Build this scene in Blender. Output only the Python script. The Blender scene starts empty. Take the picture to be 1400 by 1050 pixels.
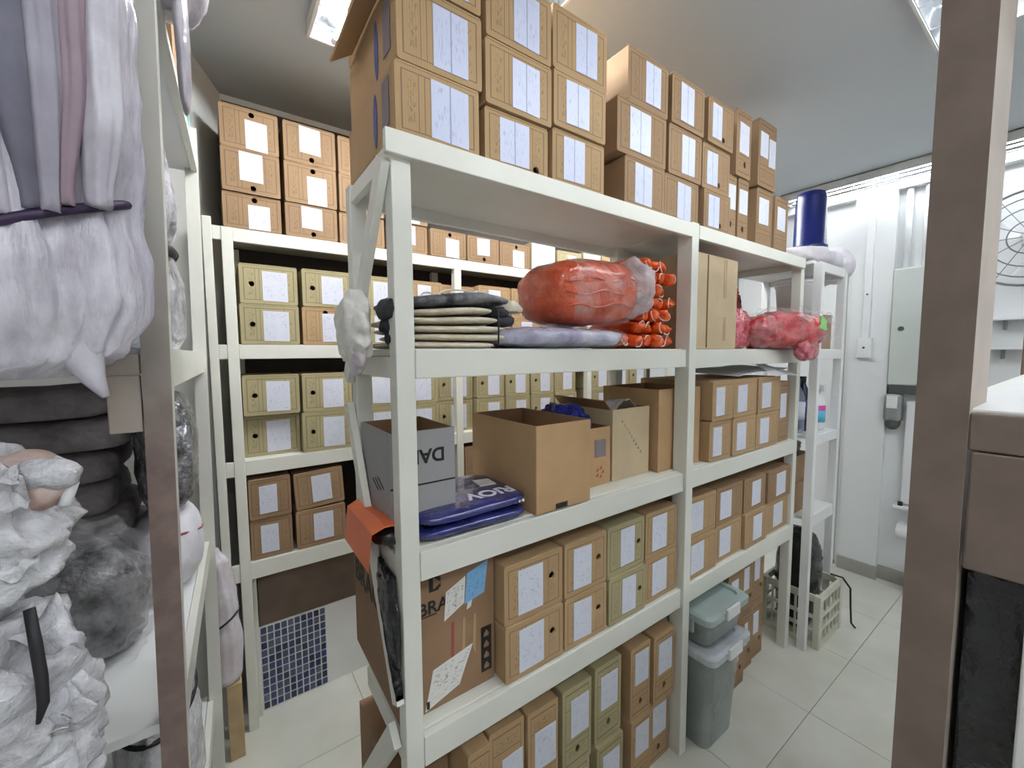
import bpy, bmesh, math, random
from math import sin, cos, pi, radians
from mathutils import Vector, Matrix, noise

random.seed(7)
SC = bpy.context.scene
COL = SC.collection

# ------------------------------------------------------------------ camera, world, exposure
cam_d = bpy.data.cameras.new('camera')
cam = bpy.data.objects.new('camera', cam_d)
COL.objects.link(cam)
cam_d.sensor_width = 36.0
cam_d.lens = 14.480
cam_d.clip_start = 0.02
_r = Vector((0.81486, -0.57962, -0.00653)); _b = Vector((-0.57764, -0.81291, 0.07421))
_u = _b.cross(_r)
M = Matrix((_r, _u, _b)).transposed().to_4x4()
M.translation = Vector((0, 0, 1.4637))
cam.matrix_world = M
SC.camera = cam
SC.view_settings.view_transform = 'Standard'
SC.view_settings.look = 'None'
SC.view_settings.gamma = 1.0
SC.view_settings.use_curve_mapping = False
SC.view_settings.exposure = 0.0
W = bpy.data.worlds.new('world'); SC.world = W; W.use_nodes = True
W.node_tree.nodes['Background'].inputs[0].default_value = (1, 1, 1, 1)
W.node_tree.nodes['Background'].inputs[1].default_value = 0.05
TUBE = {'over': 150, 'front': 40, 'far': 19, 'back': 115, 'rear_fill': 86}    # emission of the fluorescent tubes, lamp by lamp; the last two are added fill
SC.cycles.max_bounces = 10
SC.cycles.transparent_max_bounces = 16

# ------------------------------------------------------------------ materials
def srgb(r, g, b):
    f = lambda c: ((c/255+0.055)/1.055)**2.4 if c > 10 else c/255/12.92
    return (f(r), f(g), f(b), 1)

class NT:
    def __init__(s, name):
        s.m = bpy.data.materials.new(name); s.m.use_nodes = True
        s.t = s.m.node_tree; s.b = s.t.nodes['Principled BSDF']
    def n(s, typ, ins=None, **kw):
        o = s.t.nodes.new('ShaderNode'+typ)
        for k, v in kw.items(): setattr(o, k, v)
        for k, v in (ins or {}).items(): s.put(o, k, v)
        return o
    def put(s, o, k, v):
        i = o.inputs[k]
        if isinstance(v, bpy.types.NodeSocket): s.t.links.new(v, i)
        elif isinstance(v, bpy.types.Node): s.t.links.new(v.outputs[0], i)
        else: i.default_value = v
    def math(s, op, a, b=0.0, c=0.0):
        return s.n('Math', {0: a, 1: b, 2: c}, operation=op).outputs[0]
    def mix(s, f, a, b):
        o = s.n('Mix', data_type='RGBA')
        s.put(o, 0, f); s.put(o, 6, a); s.put(o, 7, b)
        return o.outputs[2]
    def noise(s, scale, detail=3, vec=None, rough=0.5):
        d = {'Scale': scale, 'Detail': detail, 'Roughness': rough}
        if vec is not None: d['Vector'] = vec
        return s.n('TexNoise', d).outputs[0]
    def ramp(s, f, lo, hi):
        return s.n('MapRange', {0: f, 1: lo, 2: hi}).outputs[0]
    def obj(s): return s.n('TexCoord').outputs['Object']
    def bump(s, h, strength=0.3, dist=0.005):
        o = s.n('Bump', {'Strength': strength, 'Distance': dist, 'Height': h})
        s.put(s.b, 'Normal', o.outputs[0])
    def set(s, **kw):
        for k, v in kw.items(): s.put(s.b, k.replace('_', ' '), v)
        return s

def simple(name, col, rough=0.5, metal=0.0, var=0.08, vs=8, bump=0, bs=60, spec=0.5):
    t = NT(name); v = t.obj()
    n = t.noise(vs, 4, v)
    dark = tuple(c*(1-var*2.2) for c in col[:3])+(1,)
    t.set(Base_Color=t.mix(t.ramp(n, 0.35, 0.7), dark, col), Roughness=rough, Metallic=metal)
    t.put(t.b, 'Specular IOR Level', spec)
    if bump: t.bump(t.noise(bs, 4, v), bump, 0.003)
    return t.m

def carton_mat(name, base, ink):
    t = NT(name); v = t.obj()
    rnd = t.n('ObjectInfo').outputs['Random']
    c = t.mix(t.ramp(t.noise(9, 4, v), .3, .75), tuple(x*.86 for x in base[:3])+(1,), base)
    c = t.mix(t.math('MULTIPLY', rnd, .32), c, tuple(x*.72 for x in base[:3])+(1,))
    uv = t.n('UVMap').outputs[0]
    sp = t.n('SeparateXYZ', {0: uv}); x, y = sp.outputs[0], sp.outputs[1]
    a = t.math('ABSOLUTE', t.math('SUBTRACT', x, .5)); b = t.math('ABSOLUTE', t.math('SUBTRACT', y, .5))
    d = t.math('MAXIMUM', t.math('SUBTRACT', a, .43), t.math('SUBTRACT', b, .40))
    line = t.math('LESS_THAN', t.math('ABSOLUTE', d), .008)
    inb = t.math('LESS_THAN', b, .40)
    for px in (.26, .33, .74):
        l2 = t.math('MULTIPLY', t.math('LESS_THAN', t.math('ABSOLUTE', t.math('SUBTRACT', x, px)), .005), inb)
        line = t.math('MAXIMUM', line, l2)
    sc = t.n('Mapping', {'Vector': uv, 'Scale': (55, 14, 1)})
    txt = t.math('GREATER_THAN', t.noise(1, 2, sc.outputs[0]), .56)
    band = t.math('LESS_THAN', t.math('ABSOLUTE', t.math('SUBTRACT', t.math('ABSOLUTE', t.math('SUBTRACT', x, .5)), .315)), .05)
    inb2 = t.math('LESS_THAN', b, .30)
    txt = t.math('MULTIPLY', t.math('MULTIPLY', txt, band), inb2)
    m = t.math('MAXIMUM', t.math('MULTIPLY', line, .6), t.math('MULTIPLY', txt, .4))
    t.set(Base_Color=t.mix(m, c, ink), Roughness=.75)
    t.put(t.b, 'Specular IOR Level', .25)
    w = t.n('TexWave', {'Vector': v, 'Scale': 55, 'Distortion': 1.5, 'Detail': 1})
    t.bump(t.math('ADD', w.outputs[1], t.noise(40, 3, v)), .12, .002)
    return t.m

def paper_mat(name, base, line_at=None, ink=srgb(130, 140, 172), amount=.38, scale=(9, 26, 1)):
    """white label with faint hand-written rows; UV 0..1 over the sheet"""
    t = NT(name)
    uv = t.n('UVMap').outputs[0]
    sp = t.n('SeparateXYZ', {0: uv}); x, y = sp.outputs[0], sp.outputs[1]
    rnd = t.n('ObjectInfo').outputs['Random']
    off = t.n('CombineXYZ', {0: t.math('MULTIPLY', rnd, 37.0), 1: t.math('MULTIPLY', rnd, 91.0)})
    mp = t.n('VectorMath', {0: uv, 1: off.outputs[0]}, operation='ADD')
    sc = t.n('Mapping', {'Vector': mp.outputs[0], 'Scale': scale})
    n1 = t.math('GREATER_THAN', t.noise(1.0, 2, sc.outputs[0]), .57)
    big = t.ramp(t.noise(4, 2, mp.outputs[0]), .42, .6)
    edge = t.math('MULTIPLY', t.math('LESS_THAN', t.math('ABSOLUTE', t.math('SUBTRACT', x, .5)), .42), t.math('LESS_THAN', t.math('ABSOLUTE', t.math('SUBTRACT', y, .5)), .42))
    m = t.math('MULTIPLY', t.math('MULTIPLY', t.math('MULTIPLY', n1, big), edge), amount)
    if line_at is not None:
        l = t.math('LESS_THAN', t.math('ABSOLUTE', t.math('SUBTRACT', x, line_at)), .02)
        m = t.math('MAXIMUM', m, t.math('MULTIPLY', l, .75))
    t.set(Base_Color=t.mix(m, base, ink), Roughness=.35)
    t.put(t.b, 'Specular IOR Level', .3)
    return t.m

def plastic_film(name, tint=(.95, .95, .97, 1), alo=.05, ahi=.55, scale=14, rough=.12, bump=.6):
    t = NT(name); v = t.obj()
    n = t.noise(scale, 5, v, .6); n2 = t.noise(scale*2.6, 4, v, .6)
    t.set(Base_Color=tint, Roughness=rough, Alpha=t.n('MapRange', {0: n, 1: .42, 2: .7, 3: alo, 4: ahi}).outputs[0])
    t.put(t.b, 'Specular IOR Level', .8)
    t.bump(t.math('ADD', n, n2), bump, .012)
    return t.m

def crinkle(name, c1, c2, rough=.25, scale=12, bump=.5, coat=0.0, spec=.5):
    t = NT(name); v = t.obj()
    n = t.noise(scale, 5, v, .6)
    t.set(Base_Color=t.mix(t.ramp(n, .35, .65), c1, c2), Roughness=rough)
    t.put(t.b, 'Specular IOR Level', spec)
    t.put(t.b, 'Coat Weight', coat)
    t.bump(t.math('ADD', n, t.noise(scale*3, 4, v)), bump, .01)
    return t.m

def crinkle_clear(name, c1, c2, rough, scale, bump):
    t = NT(name); v = t.obj()
    n = t.noise(scale, 5, v, .6); n2 = t.noise(scale*3, 4, v, .6)
    t.set(Base_Color=t.mix(t.ramp(n, .35, .65), c1, c2), Roughness=rough, Alpha=t.n('MapRange', {0: n2, 1: .35, 2: .65, 3: .72, 4: 1.0}).outputs[0])
    t.bump(t.math('ADD', n, n2), bump, .012)
    return t.m

def emit(name, col, s):
    t = NT(name)
    t.set(Base_Color=(1, 1, 1, 1), Emission_Color=col, Emission_Strength=s)
    return t.m

def graded_post(name, z_mid):
    t = NT(name)
    g = t.n('NewGeometry').outputs['Position']
    z = t.n('SeparateXYZ', {0: g}).outputs[2]
    n = t.noise(7, 4, g)
    f = t.ramp(t.math('ADD', z, t.math('MULTIPLY', t.math('SUBTRACT', n, .5), .25)), z_mid-.22, z_mid+.22)
    br = t.mix(t.ramp(t.noise(30, 4, g), .4, .7), srgb(112, 94, 87), srgb(132, 112, 104))
    t.set(Base_Color=t.mix(f, br, srgb(190, 187, 178)), Roughness=.6)  # mottled brown low down, blending to pale grey higher up
    t.bump(t.noise(45, 4, g), .2, .003)
    return t.m

MT = {}
MT['paint'] = simple('cream_white_paint', srgb(232, 232, 222), .38, var=.03, vs=5, bump=.06, bs=25)
MT['paint_b'] = simple('white_paint', srgb(236, 237, 236), .4, var=.02, vs=5)
MT['wall'] = simple('white_wall', srgb(236, 238, 238), .6, var=.015, vs=3, bump=.05, bs=50)
MT['ceil'] = simple('ceiling_plaster', srgb(192, 197, 200), .8, var=.015, vs=2, bump=.05, bs=70)
MT['greywall'] = simple('grey_wall', srgb(218, 217, 213), .7, var=.02, vs=3)
MT['grout'] = simple('grout', srgb(150, 150, 142), .8)
MT['skirt'] = simple('grey_baseboard', srgb(168, 166, 158), .4, var=.05)
MT['hard'] = simple('shade_dark_hardboard', srgb(52, 42, 37), .6, var=.1, vs=14, bump=.1)  # brown board, darkened to give the shade around the back boxes
MT['hard_l'] = simple('brown_board', srgb(112, 94, 80), .6, var=.1, vs=14, bump=.1)
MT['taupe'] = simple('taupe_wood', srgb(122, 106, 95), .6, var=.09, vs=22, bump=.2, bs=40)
MT['taupe_l'] = simple('pale_and_lit_taupe_wood', srgb(178, 166, 155), .6, var=.06, vs=18, bump=.15, bs=40)
MT['low_brown'] = graded_post('brown_to_grey_post', 1.5)
MT['pine'] = simple('bare_pine', srgb(190, 165, 125), .6, var=.1, vs=12, bump=.15)
MT['kraft'] = carton_mat('kraft_board', srgb(184, 153, 114), srgb(78, 68, 64))
MT['kraft_d'] = carton_mat('brown_kraft_board', srgb(158, 129, 98), srgb(74, 64, 58))
MT['olive'] = carton_mat('olive_board', srgb(178, 166, 128), srgb(70, 72, 54))
MT['box'] = simple('corrugated_board', srgb(186, 152, 112), .75, var=.05, vs=10, bump=.1, bs=30, spec=.25)
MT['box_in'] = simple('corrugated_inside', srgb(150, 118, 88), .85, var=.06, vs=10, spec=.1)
MT['box_pale'] = simple('pale_corrugated_board', srgb(198, 178, 146), .75, var=.06, vs=10, bump=.1, bs=30, spec=.25)
MT['box_brown'] = simple('dark_corrugated_board', srgb(150, 120, 92), .75, var=.07, vs=10, bump=.1, bs=30, spec=.25)
MT['box_grey'] = simple('grey_board', srgb(158, 156, 156), .6, var=.04, vs=8)
MT['ink'] = simple('black_ink', srgb(26, 24, 24), .6)
MT['red_ink'] = simple('red_ink', srgb(150, 70, 60), .6)
MT['blue_ink'] = simple('blue_ink', srgb(88, 96, 150), .6)
MT['grey_ink'] = simple('grey_ink', srgb(132, 122, 126), .6)
MT['label'] = paper_mat('white_label', srgb(218, 221, 234))
MT['label_l'] = paper_mat('white_label_with_line', srgb(206, 212, 236), .5, scale=(24, 6, 1))
MT['form'] = paper_mat('printed_form', srgb(228, 226, 222), None, srgb(50, 50, 52), .85)
MT['label_blue'] = paper_mat('blue_label', srgb(128, 178, 222), None, srgb(40, 60, 90), .5)
MT['tape'] = simple('packing_tape', srgb(178, 150, 112), .25, var=.05)
MT['chrome'] = simple('mirror_reflector', srgb(225, 230, 238), .12, 1.0, var=.03)
MT['housing'] = simple('lamp_housing', srgb(225, 225, 222), .5)
for k_, v_ in TUBE.items(): MT['tube_'+k_] = emit('fluorescent_tube', (.94, .975, 1, 1), v_)
MT['steel'] = simple('bare_steel', srgb(190, 192, 196), .3, 1.0)
MT['film'] = plastic_film('clear_film', alo=.02, ahi=.26)
MT['film_w'] = plastic_film('cloudy_film', srgb(232, 228, 235), .35, .8, 9, .3)
MT['sheer'] = crinkle('milky_plastic', srgb(176, 170, 182), srgb(216, 213, 222), .3, 7, .45)
def streaked(name, c1, c2):
    t = NT(name); v = t.obj()
    mp = t.n('Mapping', {'Vector': v, 'Scale': (26, 26, 5)}).outputs[0]
    n = t.noise(1, 5, mp, .6); n2 = t.noise(14, 5, v, .65)
    t.set(Base_Color=t.mix(t.ramp(t.math('ADD', t.math('MULTIPLY', n, .7), t.math('MULTIPLY', n2, .3)), .36, .62), c1, c2), Roughness=.32)
    t.bump(t.math('ADD', n, t.math('MULTIPLY', n2, .5)), .6, .014)
    return t.m
MT['sheer_v'] = streaked('milky_plastic_folds', srgb(160, 154, 168), srgb(222, 219, 228))
MT['whitecloth'] = crinkle('white_garments', srgb(206, 203, 212), srgb(232, 232, 238), .5, 8, .3)
MT['pinkwhite'] = crinkle('blush_white_plastic', srgb(196, 184, 188), srgb(218, 215, 222), .3, 10, .5)
MT['dusty'] = crinkle_clear('pale_haze_plastic', srgb(206, 205, 210), srgb(234, 234, 238), .25, 12, .9)
MT['darkcloth'] = crinkle('charcoal_blanket', srgb(124, 119, 123), srgb(156, 150, 154), .75, 20, .5, spec=.2)
MT['greyplastic'] = crinkle('grey_items_in_film', srgb(92, 94, 102), srgb(190, 192, 200), .15, 15, .9, .4)
MT['darkplastic'] = crinkle('dark_items_in_film', srgb(44, 44, 47), srgb(132, 132, 135), .15, 22, .9, .4)
MT['blackbag'] = crinkle('black_bin_bag', srgb(12, 12, 14), srgb(26, 27, 32), .18, 14, .9, .3)
MT['darkgarment'] = crinkle('slate_garment', srgb(104, 102, 116), srgb(128, 126, 140), .6, 6, .3, spec=.2)
MT['greygarment'] = crinkle('grey_garment', srgb(150, 146, 158), srgb(176, 172, 184), .6, 6, .3, spec=.2)
MT['mauvegarment'] = crinkle('mauve_garment', srgb(140, 120, 132), srgb(168, 150, 160), .6, 6, .3, spec=.2)
MT['peach'] = crinkle('peach_cloth', srgb(176, 142, 130), srgb(206, 188, 180), .5, 14, .4)
MT['strap'] = simple('black_strap', srgb(24, 22, 28), .6)
MT['purple'] = simple('purple_band', srgb(48, 28, 66), .5)
MT['teal'] = simple('teal_sheet', srgb(150, 206, 204), .4)
MT['canvas'] = crinkle('cream_canvas', srgb(206, 194, 172), srgb(234, 226, 208), .8, 18, .5, spec=.2)
MT['printcloth'] = crinkle('black_grey_print', srgb(38, 40, 48), srgb(150, 150, 152), .5, 16, .5, spec=.3)
MT['canvas_w'] = crinkle('white_canvas', srgb(224, 222, 216), srgb(240, 238, 232), .7, 14, .4, spec=.2)
MT['blackcloth'] = crinkle('black_cloth', srgb(22, 22, 26), srgb(44, 46, 56), .6, 16, .5)
MT['lilac'] = crinkle('lilac_cloth_in_film', srgb(142, 140, 172), srgb(214, 214, 232), .14, 10, .8, .6)
MT['orange'] = crinkle('orange_cloth_in_film', srgb(172, 58, 26), srgb(208, 92, 52), .22, 13, .9, .5)
MT['orange_k'] = crinkle('orange_pouch', srgb(200, 62, 14), srgb(232, 98, 32), .4, 25, .5)
MT['orange_s'] = simple('orange_sheet', srgb(226, 112, 62), .45, var=.05, bump=.15)
MT['cord'] = simple('white_cord', srgb(238, 222, 208), .6)
MT['redmesh'] = crinkle('dark_red_netting', srgb(92, 16, 20), srgb(186, 48, 56), .35, 40, 1.0)
MT['red'] = crinkle('red_pack', srgb(150, 18, 26), srgb(206, 54, 62), .14, 20, .8, .6)
MT['pinkred'] = crinkle('pink_red_pack', srgb(170, 44, 58), srgb(222, 128, 140), .18, 34, .9, .5)
MT['green_l'] = simple('green_label', srgb(132, 200, 106), .4)
MT['bluepack'] = crinkle('blue_poly_pack', srgb(24, 26, 84), srgb(52, 56, 124), .16, 7, .9, .6)
MT['bluedark'] = crinkle('navy_poly_pack', srgb(14, 16, 30), srgb(30, 32, 52), .16, 9, .6, .5)
MT['bluebin'] = simple('navy_plastic', srgb(14, 26, 92), .3, var=.08)
MT['bluestuff'] = crinkle('blue_netting', srgb(10, 20, 96), srgb(26, 44, 160), .35, 40, 1.0)
MT['whitetext'] = simple('white_print', srgb(240, 242, 248), .4)
MT['greylid'] = simple('grey_green_lid', srgb(170, 186, 182), .25, var=.04)
MT['milky'] = plastic_film('milky_lid', srgb(220, 226, 232), .55, .85, 6, .18, .1)
MT['clearbin'] = plastic_film('clear_bin_wall', srgb(186, 194, 192), .45, .65, 3, .12, .05)
MT['bincontent'] = crinkle('grey_bin_contents', srgb(70, 74, 76), srgb(126, 132, 130), .5, 9, .5)
MT['cratep'] = simple('cream_crate_plastic', srgb(214, 212, 194), .4, var=.03)
MT['panelgrey'] = simple('panel_grey', srgb(208, 214, 208), .4, var=.02)
MT['dispenser'] = simple('smoky_plastic', srgb(150, 152, 150), .25, var=.1)
MT['pet'] = plastic_film('clear_bottle', srgb(190, 205, 225), .3, .5, 4, .08, .1)
MT['navyb'] = simple('navy_bottle', srgb(28, 30, 62), .25)
MT['greencap'] = simple('green_cap', srgb(20, 60, 50), .4)
MT['pink'] = simple('magenta_label', srgb(196, 60, 150), .4)
MT['cyan'] = simple('cyan_label', srgb(90, 190, 220), .4)
MT['white'] = simple('white_plastic', srgb(238, 239, 240), .35, var=.02)
MT['fabricw'] = crinkle('pale_mauve_fabric', srgb(206, 198, 206), srgb(236, 234, 238), .5, 8, .5)
MT['wire'] = simple('grey_wire', srgb(140, 142, 146), .35, .6)
MT['darkgap'] = simple('dark_metal', srgb(84, 88, 84), .5)
for i, c in enumerate([(36, 42, 78), (70, 78, 112), (54, 62, 108), (92, 98, 124)]):
    MT['mosaic%d' % i] = simple('blue_mosaic_glaze', srgb(*c), .2, var=.1, vs=60)
def tile_mat():
    t = NT('porcelain_tile'); g = t.n('NewGeometry').outputs['Position']
    n = t.noise(3, 5, g)
    t.set(Base_Color=t.mix(t.ramp(n, .35, .7), srgb(206, 205, 192), srgb(222, 221, 210)), Roughness=.09)
    return t.m
MT['tile'] = tile_mat()

# ------------------------------------------------------------------ geometry helpers
def link(o, parent=None):
    COL.objects.link(o)
    if parent is not None: o.parent = parent
    return o
def obj(name, bm, mat, parent=None, smooth=False, loc=None):
    me = bpy.data.meshes.new(name)
    bm.normal_update(); bm.to_mesh(me); bm.free()
    for m in (mat if isinstance(mat, list) else [mat]): me.materials.append(MT[m] if isinstance(m, str) else m)
    if smooth:
        for p in me.polygons: p.use_smooth = True
    o = bpy.data.objects.new(name, me)
    if loc: o.location = loc
    return link(o, parent)
def thing(name, label, cat, loc=(0, 0, 0), rz=0.0, group=None, rot=None):
    o = bpy.data.objects.new(name, None); o.empty_display_size = .05
    o.location = loc; o.rotation_euler = rot or (0, 0, rz)
    link(o); return tag(o, label, cat, group)
def tag(o, label, cat, group=None):
    o['label'] = label; o['category'] = cat
    if group: o['group'] = group
    return o
def struct(o):
    o['kind'] = 'structure'; return o
def box(bm, a, b, bev=0.0, seg=2):
    x0, y0, z0 = a; x1, y1, z1 = b
    v = [bm.verts.new(p) for p in ((x0, y0, z0), (x1, y0, z0), (x1, y1, z0), (x0, y1, z0), (x0, y0, z1), (x1, y0, z1), (x1, y1, z1), (x0, y1, z1))]
    fs = [bm.faces.new([v[i] for i in q]) for q in ((3, 2, 1, 0), (4, 5, 6, 7), (0, 1, 5, 4), (1, 2, 6, 5), (2, 3, 7, 6), (3, 0, 4, 7))]
    if bev > 0:
        es = list({e for f in fs for e in f.edges})
        bmesh.ops.bevel(bm, geom=es, offset=bev, segments=seg, affect='EDGES', profile=.5)
def bx(name, a, b, mat, parent=None, bev=0.0):
    bm = bmesh.new(); box(bm, a, b, bev)
    return obj(name, bm, mat, parent)
def hexa(bm, bot, top):
    """solid between a bottom and a top quad"""
    v = [bm.verts.new(p) for p in list(bot)+list(top)]
    for q in ((3, 2, 1, 0), (4, 5, 6, 7), (0, 1, 5, 4), (1, 2, 6, 5), (2, 3, 7, 6), (3, 0, 4, 7)): bm.faces.new([v[i] for i in q])
def beam(bm, p, q, wa, wb, axis):
    """bar from p to q; wa thick along axis, wb across"""
    p, q = Vector(p), Vector(q); d = (q-p).normalized(); a = Vector(axis); c = d.cross(a).normalized()
    f = lambda o: [o-a*wa/2-c*wb/2, o+a*wa/2-c*wb/2, o+a*wa/2+c*wb/2, o-a*wa/2+c*wb/2]
    hexa(bm, f(p), f(q))
    bmesh.ops.recalc_face_normals(bm, faces=bm.faces[:])
def tube(bm, pts, r, seg=8, cap=True):
    pts = [Vector(p) for p in pts]; rings = []
    for i, p in enumerate(pts):
        d = (pts[min(i+1, len(pts)-1)]-pts[max(i-1, 0)]).normalized()
        a = d.orthogonal().normalized() if i == 0 else (a_prev - d*a_prev.dot(d)).normalized()
        a_prev = a; b = d.cross(a)
        rr = r[i] if isinstance(r, (list, tuple)) else r
        rings.append([bm.verts.new(p+(a*cos(2*pi*k/seg)+b*sin(2*pi*k/seg))*rr) for k in range(seg)])
    for r0, r1 in zip(rings, rings[1:]):
        for k in range(seg): bm.faces.new((r0[k], r0[(k+1) % seg], r1[(k+1) % seg], r1[k]))
    if cap:
        bm.faces.new(rings[0][::-1]); bm.faces.new(rings[-1])
def lathe(bm, prof, c=(0, 0, 0), seg=20):
    rings = []
    for r, z in prof:
        rings.append([bm.verts.new((c[0]+r*cos(2*pi*k/seg), c[1]+r*sin(2*pi*k/seg), c[2]+z)) for k in range(seg)])
    for r0, r1 in zip(rings, rings[1:]):
        for k in range(seg): bm.faces.new((r0[k], r0[(k+1) % seg], r1[(k+1) % seg], r1[k]))
    bm.faces.new(rings[0][::-1]); bm.faces.new(rings[-1])
def sgnpow(x, e): return math.copysign(abs(x)**e, x)
def fnoise(p, seed, ridged=False):
    v = noise.noise(Vector(p)+Vector((seed*7.3, seed*3.1, seed*5.7)))
    v2 = noise.noise(Vector(p)*2.3+Vector((seed*1.9, seed*8.1, seed*2.7)))
    if ridged: return (1-2*abs(v))*.6+(1-2*abs(v2))*.4
    return v*.65+v2*.35
def blob(bm, c, rad, e=(1, 1), amp=.1, freq=6, seed=1, nu=40, nv=26, ridged=False, floor_z=None, fold=0, rot=0.0, shear=(0, 0)):
    """closed soft body; e<1 squarer, floor_z flattens it where it rests"""
    rows = []
    cr, sr = cos(rot), sin(rot)
    for j in range(1, nv):
        th = pi*j/nv; row = []
        for i in range(nu):
            ph = 2*pi*i/nu
            d = Vector((sgnpow(sin(th), e[1])*sgnpow(cos(ph), e[0]), sgnpow(sin(th), e[1])*sgnpow(sin(ph), e[0]), sgnpow(cos(th), e[1])))
            p = Vector((d.x*rad[0], d.y*rad[1], d.z*rad[2]))
            k = 1+amp*fnoise(p*freq, seed, ridged)+(fold*sin(5*ph+3*d.z+seed) if fold else 0)
            p *= k
            p.x += shear[0]*p.z; p.y += shear[1]*p.z
            p = Vector((p.x*cr-p.y*sr, p.x*sr+p.y*cr, p.z))+Vector(c)
            if floor_z is not None: p.z = max(p.z, floor_z+.0015)
            row.append(bm.verts.new(p))
        rows.append(row)
    for r0, r1 in zip(rows, rows[1:]):
        for i in range(nu): bm.faces.new((r0[i], r1[i], r1[(i+1) % nu], r0[(i+1) % nu]))
    def cap(row, flip):
        m = sum((v.co for v in row), Vector())/len(row); v = bm.verts.new(m)
        for i in range(nu):
            t = (v, row[i], row[(i+1) % nu]); bm.faces.new(t if not flip else t[::-1])
    cap(rows[0], False); cap(rows[-1], True)
def loft(bm, keys, seg=110, rows=70, folds=((9, .05, .3), (17, .03, 1.1)), seed=1, namp=.04, nf=6):
    """draped body: keys = (z, cx, cy, rx, ry, fold strength)"""
    def at(t):
        for a, b in zip(keys, keys[1:]):
            if a[0] <= t <= b[0]:
                f = (t-a[0])/(b[0]-a[0]); f = f*f*(3-2*f)
                return [x+(y-x)*f for x, y in zip(a, b)]
        return keys[-1]
    z0, z1 = keys[0][0], keys[-1][0]; rings = []
    for j in range(rows+1):
        z = z0+(z1-z0)*j/rows; _, cx, cy, rx, ry, fs = at(z); ring = []
        for i in range(seg):
            ph = 2*pi*i/seg; k = 1.0
            for n, a, sh in folds: k += fs*a*sin(n*ph+sh*9*z+seed+1.5*noise.noise(Vector((cos(ph), sin(ph), z*2.5))))
            p = Vector((cos(ph)*rx, sin(ph)*ry, z)); k += namp*fnoise(p*nf, seed, True)
            ring.append(bm.verts.new((cx+cos(ph)*rx*k, cy+sin(ph)*ry*k, z+.01*fs*sin(3*ph+seed))))
        rings.append(ring)
    for r0, r1 in zip(rings, rings[1:]):
        for k in range(seg): bm.faces.new((r0[k], r0[(k+1) % seg], r1[(k+1) % seg], r1[k]))
    for v in rings[0]: v.co.z = max(v.co.z, z0+.0015)
    bm.faces.new(rings[0][::-1]); bm.faces.new(rings[-1])
def sheet(bm, x0, x1, y0, y1, zf, nx=24, ny=16, th=.003):
    """a thin limp sheet of real thickness, zf(u, v) gives the height"""
    tops, bots = [], []
    for j in range(ny+1):
        tr, br = [], []
        for i in range(nx+1):
            u, v = i/nx, j/ny; p = zf(u, v)
            q = Vector(p) if isinstance(p, (tuple, Vector)) else Vector((x0+(x1-x0)*u, y0+(y1-y0)*v, p))
            tr.append(bm.verts.new(q+Vector((0, 0, th)))); br.append(bm.verts.new(q))
        tops.append(tr); bots.append(br)
    for j in range(ny):
        for i in range(nx):
            bm.faces.new((tops[j][i], tops[j][i+1], tops[j+1][i+1], tops[j+1][i]))
            bm.faces.new((bots[j+1][i], bots[j+1][i+1], bots[j][i+1], bots[j][i]))
    for i in range(nx):
        bm.faces.new((bots[0][i], bots[0][i+1], tops[0][i+1], tops[0][i])); bm.faces.new((tops[ny][i], tops[ny][i+1], bots[ny][i+1], bots[ny][i]))
    for j in range(ny):
        bm.faces.new((tops[j][0], tops[j+1][0], bots[j+1][0], bots[j][0])); bm.faces.new((bots[j][nx], bots[j+1][nx], tops[j+1][nx], tops[j][nx]))
def quad_uv(bm, pts, th=(0, -.0006, 0), uvs=((0, 0), (1, 0), (1, 1), (0, 1))):
    """thin plate with UV on its front face; pts counter-clockwise seen from the front"""
    uvl = bm.loops.layers.uv.verify()
    t = Vector(th); f = [bm.verts.new(Vector(p)+t) for p in pts]; b = [bm.verts.new(p) for p in pts]
    fc = bm.faces.new(f)
    for l, q in zip(fc.loops, uvs): l[uvl].uv = q
    n = len(pts)
    for i in range(n):
        g = bm.faces.new((f[i], b[i], b[(i+1) % n], f[(i+1) % n]))
        for l in g.loops: l[uvl].uv = (.02, .02)
def plate(name, pts, mat, parent=None, th=(0, -.0006, 0), uvs=((0, 0), (1, 0), (1, 1), (0, 1))):
    bm = bmesh.new(); quad_uv(bm, pts, th, uvs); return obj(name, bm, mat, parent)
def text(name, body, size, mat, parent, mtx, bold=.0):
    cu = bpy.data.curves.new(name, 'FONT'); cu.body = body; cu.size = size; cu.extrude = .0004; cu.offset = bold
    cu.align_x = 'LEFT'
    t = bpy.data.objects.new(name, cu); COL.objects.link(t)
    dg = bpy.context.evaluated_depsgraph_get(); me = bpy.data.meshes.new_from_object(t.evaluated_get(dg))
    bpy.data.objects.remove(t); me.materials.clear(); me.materials.append(MT[mat])
    o = bpy.data.objects.new(name, me); link(o, parent); o.matrix_local = mtx
    return o
def frame(x, y, o):
    """matrix with given x and y axes and origin"""
    x, y = Vector(x).normalized(), Vector(y).normalized(); z = x.cross(y)
    m = Matrix((x, y, z)).transposed().to_4x4(); m.translation = Vector(o); return m

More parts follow.
